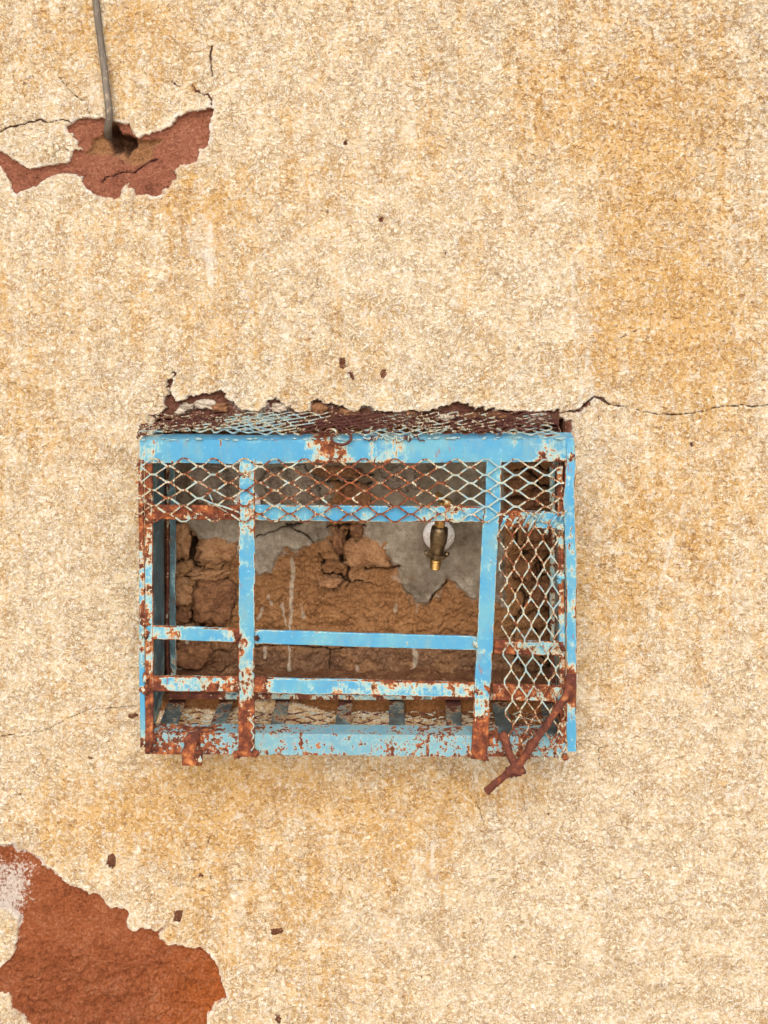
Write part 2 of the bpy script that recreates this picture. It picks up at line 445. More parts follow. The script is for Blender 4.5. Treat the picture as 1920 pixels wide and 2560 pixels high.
# ------------------------------------------------------------------ object helpers
def tag(o, label=None, cat=None, group=None, kind=None):
    if label: o['label'] = label
    if cat: o['category'] = cat
    if group: o['group'] = group
    if kind: o['kind'] = kind
    return o
def empty(name, loc):
    o = bpy.data.objects.new(name, None)
    o.empty_display_size = 0.05
    COL.objects.link(o); o.location = loc
    return o
def origin(parent):
    v = Vector((0, 0, 0)); p = parent
    while p is not None:
        v += p.location; p = p.parent
    return v
def link_mesh(name, V, F, mat, parent=None, attrs=None, smooth=True):
    """V (n,3) world coordinates, F list of faces (or an (m,4) array)"""
    V = np.asarray(V, np.float64)
    if parent is not None: V = V - np.array(origin(parent))[None, :]
    me = bpy.data.meshes.new(name)
    if isinstance(F, np.ndarray):
        nf, k = F.shape
        me.vertices.add(len(V)); me.vertices.foreach_set('co', V.astype(np.float32).ravel())
        me.loops.add(nf * k); me.loops.foreach_set('vertex_index', F.astype(np.int32).ravel())
        me.polygons.add(nf)
        me.polygons.foreach_set('loop_start', (np.arange(nf) * k).astype(np.int32))
        me.polygons.foreach_set('loop_total', np.full(nf, k, np.int32))
        me.update(calc_edges=True)
    else:
        me.from_pydata([tuple(v) for v in V], [], F)
    for an, av in (attrs or {}).items():
        av = np.asarray(av, np.float32)
        if av.ndim == 1:
            at = me.attributes.new(an, 'FLOAT', 'POINT'); at.data.foreach_set('value', av)
        else:
            at = me.attributes.new(an, 'FLOAT_COLOR', 'POINT')
            at.data.foreach_set('color', np.concatenate([av, np.ones((len(av), 1), np.float32)], 1).ravel())
    me.polygons.foreach_set('use_smooth', np.full(len(me.polygons), smooth))
    me.materials.append(mat)
    me.validate(); me.update()
    o = bpy.data.objects.new(name, me)
    COL.objects.link(o)
    if parent is not None: o.parent = parent
    return o

def lerp_keys(keys, t):
    if not isinstance(keys, (list, tuple)): return keys
    if t <= keys[0][0]: return keys[0][1]
    for (a, x), (b, y) in zip(keys, keys[1:]):
        if t <= b: return x + (y - x) * (t - a) / max(1e-9, b - a)
    return keys[-1][1]

class MB:
    """collects shapes into one mesh with a rust attribute"""
    def __init__(self): self.V = []; self.F = []; self.R = []
    def sweep(self, path, U, W, prof, rust=0.0, seg=0.006, wob=0.0006, seed=0, cap=True, taper=None):
        """prof: closed polygon in (U,W) metres swept along the path (rect or L sections)"""
        pts = [Vector(p) for p in path]
        L = [0]
        for a, b in zip(pts, pts[1:]): L.append(L[-1] + (b - a).length)
        T = L[-1]; n = max(2, int(T / seg) + 1)
        base = len(self.V); m = len(prof)
        for i in range(n):
            s = T * i / (n - 1); j = 0
            while j < len(L) - 2 and s > L[j + 1]: j += 1
            u = (s - L[j]) / max(1e-9, L[j + 1] - L[j])
            c = pts[j].lerp(pts[j + 1], u)
            t = i / (n - 1)
            c = c + Vector((mnoise.noise(Vector((s * 9, seed, 1))), mnoise.noise(Vector((s * 9, seed, 5))), mnoise.noise(Vector((s * 9, seed, 9))))) * wob * 2
            k = 1.0 if taper is None else lerp_keys(taper, t)
            for q, pp in enumerate(prof):
                pu, pw = pp[0], pp[1]; ed_ = pp[2] if len(pp) > 2 else 0.0
                d = mnoise.noise(Vector((s * 55, q * 3.1, seed))) * wob * 0.7
                self.V.append(c + U * (pu * k + d) + W * (pw * k + d * 0.6))
                self.R.append(lerp_keys(rust, t) + ed_ * (0.6 + 0.9 * mnoise.noise(Vector((s * 30, q * 1.7, seed + 50)))))
        for i in range(n - 1):
            for q in range(m):
                a = base + i * m + q; b = base + i * m + (q + 1) % m
                self.F.append((a, b, b + m, a + m))
        if cap:
            self.F.append(tuple(base + q for q in reversed(range(m))))
            self.F.append(tuple(base + (n - 1) * m + q for q in range(m)))
    def tube(self, path, r, rust=0.0, sides=10, seg=0.005, wob=0.0004, seed=0):
        pts = [Vector(p) for p in path]
        L = [0]
        for a, b in zip(pts, pts[1:]): L.append(L[-1] + (b - a).length)
        T = L[-1]; n = max(len(pts), int(T / seg) + 1)
        C = []
        for i in range(n):
            s = T * i / (n - 1); j = 0
            while j < len(L) - 2 and s > L[j + 1]: j += 1
            u = (s - L[j]) / max(1e-9, L[j + 1] - L[j])
            # Catmull-Rom for a smooth bend
            p0 = pts[max(0, j - 1)]; p1 = pts[j]; p2 = pts[j + 1]; p3 = pts[min(len(pts) - 1, j + 2)]
            C.append(0.5 * ((2 * p1) + (p2 - p0) * u + (2 * p0 - 5 * p1 + 4 * p2 - p3) * u * u + (3 * p1 - p0 - 3 * p2 + p3) * u ** 3))
        base = len(self.V)
        ref = Vector((0, 1, 0.01))
        for i, c in enumerate(C):
            d = (C[min(n - 1, i + 1)] - C[max(0, i - 1)]).normalized()
            if abs(d.dot(ref)) > 0.95: rr = Vector((1, 0, 0))
            else: rr = ref
            u = d.cross(rr).normalized(); w = d.cross(u)
            t = i / (n - 1); R = lerp_keys(r, t)
            for q in range(sides):
                a = 2 * math.pi * q / sides
                k = R + mnoise.noise(Vector((c.x * 90 + q, c.z * 90, seed))) * wob
                self.V.append(c + u * math.cos(a) * k + w * math.sin(a) * k)
                self.R.append(lerp_keys(rust, t))
        for i in range(n - 1):
            for q in range(sides):
                a = base + i * sides + q; b = base + i * sides + (q + 1) % sides
                self.F.append((a, b, b + sides, a + sides))
        self.F.append(tuple(base + q for q in reversed(range(sides))))
        self.F.append(tuple(base + (n - 1) * sides + q for q in range(sides)))
    def blob(self, c, r, rust=0.7, seed=0, amp=0.35, sub=2, flat=0, sq=0.0):
        import bmesh
        bm = bmesh.new()
        bmesh.ops.create_icosphere(bm, subdivisions=sub, radius=1.0)
        base = len(self.V)
        for v in bm.verts:
            p = v.co.copy()
            if sq:
                q4 = (p.x ** 4 + p.y ** 4 + p.z ** 4) ** 0.25
                p = p.lerp(p / q4, sq)
            k = 1 + amp * mnoise.fractal(p * 1.4 + Vector((seed * 3.3, seed, 0)), 0.6, 2.0, 4)
            q = Vector((p.x * r[0], p.y * r[1], p.z * r[2])) * k
            self.V.append(Vector(c) + q); self.R.append(rust)
        for f in bm.faces: self.F.append(tuple(base + v.index for v in f.verts))
        bm.free()
    def lathe(self, origin_, axis, prof, sides=28, rust=0.0, hexa=False):
        """prof: list of (distance along axis, radius)"""
        ax = Vector(axis).normalized()
        u = ax.orthogonal().normalized(); w = ax.cross(u)
        base = len(self.V)
        for (s, r) in prof:
            for q in range(sides):
                a = 2 * math.pi * q / sides
                k = r
                if hexa:
                    aa = (a + math.pi / 6) % (math.pi / 3) - math.pi / 6
                    k = r * math.cos(math.pi / 6) / math.cos(aa)
                self.V.append(Vector(origin_) + ax * s + u * math.cos(a) * k + w * math.sin(a) * k)
                self.R.append(rust)
        n = len(prof)
        for i in range(n - 1):
            for q in range(sides):
                a = base + i * sides + q; b = base + i * sides + (q + 1) % sides
                self.F.append((a, b, b + sides, a + sides))
        self.F.append(tuple(base + q for q in reversed(range(sides))))
        self.F.append(tuple(base + (n - 1) * sides + q for q in range(sides)))
    def build(self, name, mat, parent=None, smooth=False, label=None, kind=None):
        o = link_mesh(name, self.V, self.F, mat, parent, {'rust': self.R}, smooth)
        if label: o['label'] = label
        if kind: o['kind'] = kind
        return o

# ================================================================== GROUND
gs = 400
tag(link_mesh('ground', [(-gs, -gs, 0), (gs, -gs, 0), (gs, gs, 0), (-gs, gs, 0)], [(0, 1, 2, 3)], M['ground']),
    'packed sandy earth at the foot of the wall', kind='structure')

# ================================================================== WALL
wall = empty('plastered_wall', (CX, 0, 0))
tag(wall, 'weathered cream stucco wall peeling down to red clay, with a recess behind the blue cage', 'wall')

def axis(a, b, step, lo, hi):
    fine = np.arange(a, b + step, step)
    L = []; s = step; x = a
    while x > lo:
        s = min(s * 1.35, 60); x -= s; L.append(x)
    R = []; s = step; x = fine[-1]
    while x < hi:
        s = min(s * 1.35, 60); x += s; R.append(x)
    return np.array(L[::-1] + list(fine) + R)
STEP = 3.0
gx = axis(-40, 1960, STEP, -1500, 3500)
z_bot_px = VY + CZ / S
gy = axis(-40, 2600, STEP, -2200, z_bot_px - 61)
gy = np.append(gy[gy < z_bot_px - 5], z_bot_px + 30)
GX, GY = np.meshgrid(gx, gy)

# outlines, read off the photograph
A_ = crop([(1480,345),(1455,335),(1400,345),(1330,355),(1260,370),(1225,390),(1215,430),(1160,465),(1100,490),(1050,500),
 (1030,520),(985,520),(960,540),(935,520),(905,490),(890,450),(850,435),(790,432),(735,415),(700,402),(640,400),(590,400),(540,415),
 (490,440),(460,465),(460,490),(500,510),(500,530),(540,560),(535,590),(570,630),(520,622),(495,650),(485,690),(470,715),(400,720),
 (330,730),(215,760),(180,745),(130,710),(60,670),(0,630),(-120,560),(-120,700),(0,735),(20,750),(20,780),(70,850),(80,890),(110,930),
 (160,905),(210,890),(250,860),(285,845),(320,810),(370,800),(430,780),(520,785),(530,800),(580,800),(565,850),(600,890),(640,920),
 (700,945),(790,962),(830,950),(840,885),(880,855),(895,890),(925,895),(925,935),(960,932),(1050,935),(1060,945),(1110,935),
 (1130,900),(1185,860),(1190,840),(1225,825),(1210,770),(1240,720),(1290,730),(1350,700),(1370,680),(1380,620),(1430,600),(1450,550),
 (1440,480),(1455,400)], 0, 150, .3617)
B_ = crop([(-120,120),(0,165),(60,170),(90,160),(120,200),(170,205),(230,240),(270,255),(310,315),(370,355),(400,385),(450,425),
 (500,450),(550,465),(600,490),(665,505),(700,540),(740,590),(790,590),(850,605),(862,630),(845,680),(870,745),(905,750),(940,720),
 (1000,725),(1050,750),(1100,715),(1065,770),(1070,800),(1120,845),(1170,840),(1230,845),(1280,860),(1340,855),(1380,895),(1420,920),
 (1450,970),(1465,1030),(1480,1090),(1510,1150),(1515,1190),(1440,1230),(1420,1280),(1380,1310),(1385,1365),(1360,1450),(1100,1520),
 (500,1500),(200,1400),(170,1330),(120,1300),(75,1270),(80,1210),(60,1170),(0,1160),(-120,1150)], 0, 2050, .3737)
B_film = crop([(-130,560),(40,600),(80,640),(130,650),(125,700),(110,800),(90,900),(40,960),(0,985),(-130,1000)], 0, 2050, .3737)
T_ = crop([(360,62),(330,80),(310,110),(270,140),(235,140),(262,160),(285,175),(270,210),(275,250),(250,290),(265,340),(200,400),(200,560),(400,640),(1659,640)],
          320, 900, .3496) + \
     crop([(1440,640),(1440,500),(1500,512),(1525,460),(1520,410),(1480,425),(1432,392),(1442,345),(1420,330),(1395,350),(1230,362),(1100,352),
 (1020,335),(985,352),(970,312),(932,342),(905,305),(850,342),(838,302),(800,290),(680,292),(590,320),(480,350),(420,345),(340,352),
 (250,352),(150,345),(130,302),(80,310),(0,372)], 880, 900, .3617) + \
     crop([(1600,372),(1560,335),(1500,300),(1425,312),(1380,280),(1340,265),(1310,290),(1300,368),(1200,366),(1160,312),(1130,330),
 (1100,312),(1060,265),(1010,282),(960,330),(940,362),(830,357),(780,320),(750,290),(705,262),(722,216),(620,213),(540,232),(430,250),(400,285),
 (330,262),(310,200),(345,120),(375,90)], 320, 900, .3496)
# broken edge beneath the recess (seen through the floor of the cage)
S_ = [(384,1700),(1410,1700),(1416,1765),(1400,1815),(1330,1822),(1260,1812),(1200,1806),(1160,1788),(1130,1806),(1060,1800),(1020,1795),(985,1786),
      (900,1784),(862,1789),(835,1788),(790,1772),(755,1762),(720,1756),(670,1752),(640,1752),(600,1764),(570,1780),(520,1776),(470,1772),(430,1778),(400,1780)]
CH = [ # small chips: outline lists
 crop([(720,230),(765,225),(780,260),(770,310),(745,330),(712,290)],0,2050,.3737),
 crop([(1322,372),(1345,362),(1362,370),(1355,384),(1328,384)],0,2050,.3737),
 crop([(1165,612),(1190,602),(1220,604),(1222,640),(1205,690),(1158,682),(1163,650)],0,2050,.3737),
 [(845,895),(862,893),(866,915),(858,925),(848,918)],[(866,925),(884,932),(888,950),(878,948)],
 [(952,926),(964,922),(966,940),(956,946),(950,940)],
 [(676,2322),(705,2318),(708,2330),(690,2340),(676,2336)],
 [(1720,1104),(1735,1106),(1729,1122)],[(690,2530),(705,2545),(700,2560),(688,2550)],
 [(860,352),(868,350),(866,364),(858,362)],[(943,540),(960,544),(958,556),(948,552)],
 [(322,1785),(345,1782),(344,1790),(330,1796),(318,1794)],[(1110,628),(1118,626),(1120,634),(1112,638)],
 [(1822,828),(1832,832),(1828,842)],[(222,1894),(232,1890),(230,1902)],[(1048,2440),(1056,2438),(1054,2448)],
 crop([(1185,150),(1215,145),(1220,170),(1250,185),(1225,186),(1190,168)],0,150,.3617),
 crop([(1310,165),(1335,165),(1345,195),(1385,210),(1400,235),(1440,230),(1468,270),(1465,315),(1450,310),(1455,275),(1430,245),(1400,245),(1345,215)],0,150,.3617),
 [(1492,1040),(1500,1042),(1496,1050)],[(520,2190),(530,2188),(528,2198)],[(1370,2032),(1377,2035),(1370,2042)],[(46,1985),(52,1982),(52,1990)],
 crop([(378,350),(470,272),(475,300),(405,345),(395,362)],1300,900,.3737),
]
CR = [ # cracks (points, half width px)
 (crop([(-80,510),(0,495),(30,480),(80,460),(150,440),(215,432),(275,412),(310,430),(360,430),(420,410),(490,432)],0,150,.3617),1.5),
 (crop([(405,115),(440,160),(500,225),(540,265),(590,285),(600,340),(620,365),(640,395)],0,150,.3617),1.0),
 (crop([(370,590),(380,630),(385,680),(383,722)],0,150,.3617),0.7),(crop([(390,635),(420,610),(460,620),(492,645)],0,150,.3617),0.9),
 (crop([(690,855),(720,820),(780,800),(840,778),(930,780),(985,735),(1030,705),(1080,690)],0,150,.3617),1.6),
 (crop([(830,700),(850,735),(845,760)],0,150,.3617),0.9),
 (crop([(330,345),(380,345),(400,340),(430,300),(470,275)],1300,900,.3737),2.3),
 (crop([(470,275),(500,250),(540,262),(595,295)],1300,900,.3737),2.8),
 (crop([(595,295),(700,315),(740,322),(800,340),(830,348),(900,360),(1000,367),(1100,358),(1240,345),(1300,320),(1400,308),(1500,305),(1560,315),(1659,305),(1900,300)],1300,900,.3737),1.35),
 ([(0,1842),(60,1832),(115,1826),(160,1800),(220,1776),(280,1772),(345,1767)],0.9),([(245,1862),(262,1840),(300,1815),(340,1795)],0.7),
 ([(1440,1850),(1470,1852),(1500,1870),(1520,1865)],0.9),([(1498,1870),(1496,1900),(1500,1915)],1.0),
 ([(1535,850),(1560,838),(1585,828),(1610,818)],0.8),([(1190,2005),(1200,2030),(1208,2055)],1.0),
 ([(690,1955),(684,1990),(690,2030),(676,2060)],0.6),([(530,2085),(512,2130),(480,2160)],0.6),
 ([(905,1895),(898,1930),(905,1960),(893,1990)],0.7),([(528,115),(526,150),(530,190)],1.6),([(1900,85),(1895,120),(1902,150)],0.8),
 ([(760,2140),(748,2175),(738,2200)],0.6),([(1240,2140),(1225,2185),(1240,2215)],0.6),
]
wx = GX + 5.0 * fbm(GX / 26, GY / 26, 3, 1, 0.65) + 2.2 * perlin(GX / 7.5, GY / 7.5, 9)
wy = GY + 5.0 * fbm(GX / 26, GY / 26, 3, 4, 0.65) + 2.6 * perlin(GX / 7.5, GY / 7.5, 14)
FARP = 60.0
dA = seg_dist(wx, wy, A_, True, 90, FARP)
dB = seg_dist(wx, wy, B_, True, 90, FARP)
film = seg_dist(wx, wy, B_film, True, 60, FARP)
dT = seg_dist(wx, wy, T_, True, 90, FARP)
dT = dT + (9 * fbm(GX / 16, GY / 13, 3, 23, .6) + 3.5) * sstep(1036, 1012, GY) * sstep(60, 40, dT)
dS = seg_dist(wx, wy, S_, True, 70, FARP)
chip = np.full(GX.shape, FARP)
wx2 = GX + 4.5 * fbm(GX / 9, GY / 9, 2, 1, .7); wy2 = GY + 4.5 * fbm(GX / 9, GY / 9, 2, 4, .7)
for c in CH: chip = np.minimum(chip, seg_dist(wx2, wy2, c, True, 30, FARP))
crack = np.full(GX.shape, FARP)
wx3 = GX + 4 * fbm(GX / 16, GY / 16, 3, 21, 0.6); wy3 = GY + 4 * fbm(GX / 16, GY / 16, 3, 25, 0.6)
for c, w in CR: crack = np.minimum(crack, seg_dist(wx3, wy3, c, False, 40, FARP) - (w if w > 1.3 else w - 0.4) * (1 + .9 * fbm(GX / 22, GY / 22, 2, 27)))
# random small pits gouged in the stucco
rp = np.random.RandomState(77)
pit = np.zeros(GX.shape)
dBs = np.maximum(dB, -film)                     # clay minus limewash film
big = np.minimum.reduce([dA, dBs, dT, dS])
peel = np.minimum(big, chip)
inside = sstep(1.5, -2.0, peel)

# relief, metres towards the viewer
stucco = fbm(GX / 11, GY / 11, 2, 31, 0.7) * 0.9 + 0.75 * (0.35 - np.abs(fbm(GX / 15, GY / 15, 2, 41, 0.6)))
h = stucco * 0.0017 * (0.55 + 0.5 * sstep(-.3, .4, fbm(GX / 130, GY / 170, 3, 59)))
h += 0.0007 * sstep(.0, .5, fbm(GX / 220, GY / 220, 2, 57)) * fbm(GX / 34, GY / 26, 3, 58, .6) * 2
h += 0.0035 * fbm(GX / 300, GY / 300, 3, 51) + 0.0012 * fbm(GX / 80, GY / 80, 2, 55)
clayr = 0.0026 * fbm(GX / 60, GY / 60, 5, 61, 0.62) + 0.0015 * fbm(GX / 11, GY / 11, 3, 66, 0.75)
ledge = np.round(fbm(GX / 95, GY / 60, 4, 71, 0.6) * 3.2) / 3.2
rough_low = sstep(2290, 2440, GY + 60 * fbm(GX / 110, GY / 110, 3, 75)) * sstep(10, -30, dB)
clayr = clayr + 0.009 * ledge * rough_low + 0.004 * fbm(GX / 16, GY / 16, 4, 73, 0.7) * rough_low
wf1, wf2, wc = worley((GX + 6 * fbm(GX / 20, GY / 20, 2, 5)) / 26, (GY + 6 * fbm(GX / 20, GY / 20, 2, 6)) / 20, 3)
clayr = clayr + rough_low * 0.0048 * (wc - .3) * sstep(0, .25, wf2 - wf1)
wg1, wg2, wgc = worley(GX / 9, GY / 9, 6)
clayr = clayr + 0.0011 * (wgc > .72) * sstep(.45, .1, wg1)
depth = np.where(chip < big, 0.0035, np.where(dT < 20, 0.009, 0.0085))
depth = depth * (0.75 + 0.4 * fbm(GX / 120, GY / 120, 2, 81))
lip = 0.0012 * np.exp(-((peel - 4) / 5.0) ** 2) * (peel > -1)
# second, deeper layer where the clay itself has broken off round the cable hole
C2 = crop([(640,545),(700,520),(735,420),(790,432),(840,510),(940,540),(960,560),(1050,550),(1130,545),(1060,610),(1050,660),(1010,710),(930,740),
 (870,710),(840,690),(770,662),(690,655),(590,655),(620,600)], 0, 150, .3617)
C3 = crop([(722,488),(790,438),(840,515),(900,530),(945,548),(938,600),(895,640),(870,690),(850,665),(830,640),(810,655),(770,660),(752,600),(745,560),(712,530)], 0, 150, .3617)
d2 = seg_dist(wx, wy, C2, True, 30, FARP); d3 = seg_dist(wx, wy, C3, True, 30, FARP)
res = sstep(-14, -3, big + 7 * fbm(GX / 14, GY / 14, 2, 97)) * sstep(-.1, .3, fbm(GX / 30, GY / 30, 2, 98))
depth = depth * (1 - .45 * res)
h = h * (1 - inside) + inside * (-depth + clayr) + lip
h -= 0.007 * sstep(2, -6, d2)
h -= 0.040 * sstep(3, -16, d3)
h -= 0.0040 * sstep(1.6, -1.2, crack)
# the flake left of the cable stands a little proud; its crack side is lower
flake = seg_dist(wx, wy, crop([(-130,515),(0,495),(150,440),(275,412),(420,410),(490,435),(460,470),(500,520),(540,560),(535,590),(570,630),
   (495,655),(480,700),(400,720),(215,760),(130,710),(0,630),(-130,560)],0,150,.3617), True, 40, FARP)
h += 0.0022 * sstep(4, -40, flake)
# the ragged overhang above the cage
h += 0.004 * sstep(60, 0, np.abs(dT)) * (peel > 0) * sstep(1090, 1000, GY) * sstep(330, 420, GX) * sstep(1420, 1380, GX)
# sag of the render on the right, below the crack
h += 0.0015 * sstep(1020, 1050, GY + 12 * fbm(GX / 90, GY / 90, 2, 3)) * sstep(1400, 1440, GX)

# large stains: (cx, cy, rx, ry, amount)
ST = [(1560,520,230,300,.34),(1700,850,200,160,.34),(480,500,110,70,.42),(1480,900,150,80,.15),(850,1990,420,80,.32),(1020,2120,260,120,.22),
      (560,1960,200,90,.25),(150,1250,120,150,.12),(1800,1250,160,300,.2),(1560,1500,180,250,.22),(250,2060,250,130,.28),(700,2350,200,120,.25),
      (1500,250,300,160,.2),(300,60,300,120,.2),(640,760,260,200,.16),(80,900,120,200,.16),(850,470,200,110,.18),(1250,1960,150,60,.22),(520,2100,160,200,.12),
      (980,650,260,220,-.22),(1050,150,300,150,-.12),(1400,720,90,300,-.25),(150,1400,200,350,-.16),(1500,2300,420,330,-.34),(1750,1700,200,260,-.14),
      (120,350,180,60,-.3),(1330,1200,60,400,-.1),(640,180,200,200,-.08),(1450,1100,90,60,-.12),(120,450,130,50,-.3),(620,960,260,60,-.12)]
stain = np.full(GX.shape, 0.27)
for cx_, cy_, rx, ry, am in ST: stain += 1.55 * am * np.exp(-((GX - cx_) / rx) ** 2 - ((GY - cy_) / ry) ** 2)
stain += 0.16 * fbm(GX / 190, GY / 260, 3, 91)
# dirt gathered above the ledge of the cage
stain += 0.1 * np.exp(-((GX - 430) / 60) ** 2 - ((GY - 960) / 50) ** 2)

# undercoat colours (linear)
tint = np.zeros(GX.shape + (3,))
tint[:] = (0.25, 0.105, 0.072)
tint[GY < 700] = (0.40, 0.150, 0.090)
m = (GY > 2000); tint[m] = (0.42, 0.125, 0.045)
om = sstep(2250, 2500, GY + 60 * fbm(GX / 90, GY / 90, 3, 5)) * sstep(300, 520, GX)
tint = tint * (1 - om[..., None] * (GY > 2000)[..., None]) + np.array((0.50, 0.135, 0.03)) * (om * (GY > 2000))[..., None]
tint[(chip < big)] = (0.21, 0.085, 0.045)
t2 = sstep(3, -3, d2)[..., None]
mudc = np.array((0.44, 0.22, 0.10)); tint = tint * (1 - t2) + mudc * t2
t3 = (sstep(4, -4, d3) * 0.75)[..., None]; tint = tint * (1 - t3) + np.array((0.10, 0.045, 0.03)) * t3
tb = (sstep(20, -5, dS) * (GY > 1690) * (GY < 1850))[..., None]; tint = tint * (1 - tb) + np.array((0.36, 0.16, 0.055)) * tb
white = np.full(GX.shape, -0.2)
white += 1.0 * np.exp(-((GX - 20) / 90) ** 2 - ((GY - 2190) / 90) ** 2)
white += 0.85 * np.exp(-((GX - 10) / 60) ** 2 - ((GY - 2290) / 60) ** 2)
white += 0.75 * sstep(16, 0, -dB) * sstep(330, 120, GX) * (GY > 2000) * (GY < 2300)
white += (0.35 + .5 * fbm(GX / 40, GY / 40, 2, 99)) * sstep(-14, -1, big)
white += 0.75 * np.exp(-((GX - 650) / 260) ** 2 - ((GY - 1025) / 26) ** 2)
white += 0.6 * np.exp(-((GX - 1150) / 260) ** 2 - ((GY - 1035) / 22) ** 2)

# ---- opening of the recess
OX0, OX1, OY0, OY1 = 392, 1408, 1046, 1741
ix0 = np.searchsorted(gx, OX0); ix1 = np.searchsorted(gx, OX1); iy0 = np.searchsorted(gy, OY0); iy1 = np.searchsorted(gy, OY1)
wxm = CX + (GX - VX) * S; wzm = CZ - (GY - VY) * S
wzm = np.maximum(wzm, -0.02)
V = np.stack([wxm, -h, wzm], -1).reshape(-1, 3)
ny, nx = GX.shape
I = np.arange(ny * nx).reshape(ny, nx)
quads = np.stack([I[1:, :-1], I[1:, 1:], I[:-1, 1:], I[:-1, :-1]], -1)      # facing -y
fi, fj = np.meshgrid(np.arange(ny - 1), np.arange(nx - 1), indexing='ij')
hole = (fi >= iy0) & (fi < iy1) & (fj >= ix0) & (fj < ix1)
pc = peel[:-1, :-1]
cat = np.zeros(hole.shape, int)
cat[(pc < -0.5)] = 9
cat[(dA[:-1, :-1] < -0.5)] = 1
cat[(dBs[:-1, :-1] < -0.5)] = 2
cat[(dT[:-1, :-1] < -0.5)] = 3
cat[(dS[:-1, :-1] < -0.5) & (dT[:-1, :-1] > -0.5)] = 4
cat[(flake[:-1, :-1] < 0) & (cat == 0)] = 5
cat[(cat == 9)] = 6
cat[hole] = -1
rimw = np.clip(.25 + .75 * sstep(0, .4, fbm(GX / 40, GY / 30, 3, 161)) , 0, 1) * sstep(40, 10, np.minimum(dA, dBs)) * 0.9 + .2 * sstep(40, 10, dT) 
rough = 0.25 + 1.0 * sstep(900, 200, GY) * sstep(500, 1500, GX) + 0.5 * sstep(200, 0, GY) + 0.5 * sstep(1500, 1900, GX) * sstep(1500, 900, GY)
rough = rough - 0.5 * np.exp(-((GX - 1050) / 260) ** 2 - ((GY - 620) / 300) ** 2) + 0.9 * fbm(GX / 150, GY / 130, 3, 171)
pale = np.zeros(GX.shape)
for c, w in [([(1440,1100),(1455,980),(1470,880)],5),([(1870,735),(1840,800),(1790,900)],5),([(1685,1330),(1660,1420),(1640,1500),(1600,1640)],6),([(1710,1250),(1690,1320)],4),
             ([(1430,640),(1432,760),(1440,900)],6),([(525,560),(520,640),(530,720)],10),([(1085,2030),(1080,2200)],5),([(1475,900),(1480,1000)],8),([(1415,1330),(1425,1500)],5),
             ([(1455,1890),(1480,1930)],10),([(740,1960),(735,2100)],4),([(1240,1970),(1236,2120)],4)]:
    pale += 0.75 * np.exp(-(seg_dist(wx3, wy3, c, False, 60, 60) / w) ** 2)
pale += 0.5 * sstep(.1, .5, fbm(GX / 90, GY / 150, 4, 201, .6)) + 0.35 * np.exp(-((GX - 500) / 70) ** 2 - ((GY - 640) / 90) ** 2)
flat = {'pale': np.clip(pale, 0, 1), 'rough': rough, 'rim': np.clip(rimw, 0, 1), 'peel': peel, 'stain': stain, 'crack': crack, 'white': white, 'cav': np.clip(stucco, -1, 1)}
names = {0: ('plaster', None), 1: ('clay_patch', 'pinkish red clay laid bare round the cable hole'),
         2: ('clay_patch', 'orange red clay laid bare in the bottom left corner'),
         3: ('clay_patch', 'dark brown clay laid bare in a ragged band above the cage'),
         4: ('clay_patch', 'brown broken edge below the recess'),
         5: ('plaster_flake', 'loose pale flake of plaster left of the cable hole'),
         6: ('plaster_chip', 'small brown chips scattered in the plaster')}
for k, (nm, lb) in names.items():
    q = quads[cat == k]
    if len(q) == 0: continue
    u, inv = np.unique(q.ravel(), return_inverse=True)
    at = {a: v.reshape(-1)[u] for a, v in flat.items()}
    at['tint'] = tint.reshape(-1, 3)[u]
    o = link_mesh(nm, V[u], inv.reshape(-1, 4), M['wall'], wall, at)
    if lb: o['label'] = lb
    if k == 6: o['kind'] = 'stuff'

# body of the wall behind its face: top, ends and back
x0, x1 = wxm[0, 0], wxm[0, -1]; zt = wzm[0, 0]
TH = 0.34
Vb = [(x0, 0.006, -.02), (x1, 0.006, -.02), (x1, 0.006, zt), (x0, 0.006, zt), (x0, TH, -.02), (x1, TH, -.02), (x1, TH, zt), (x0, TH, zt)]
nb = 8
link_mesh('wall_core', Vb, [(4, 7, 6, 5), (0, 3, 7, 4), (1, 5, 6, 2), (3, 2, 6, 7)], M['stone_brown'], wall, smooth=False)

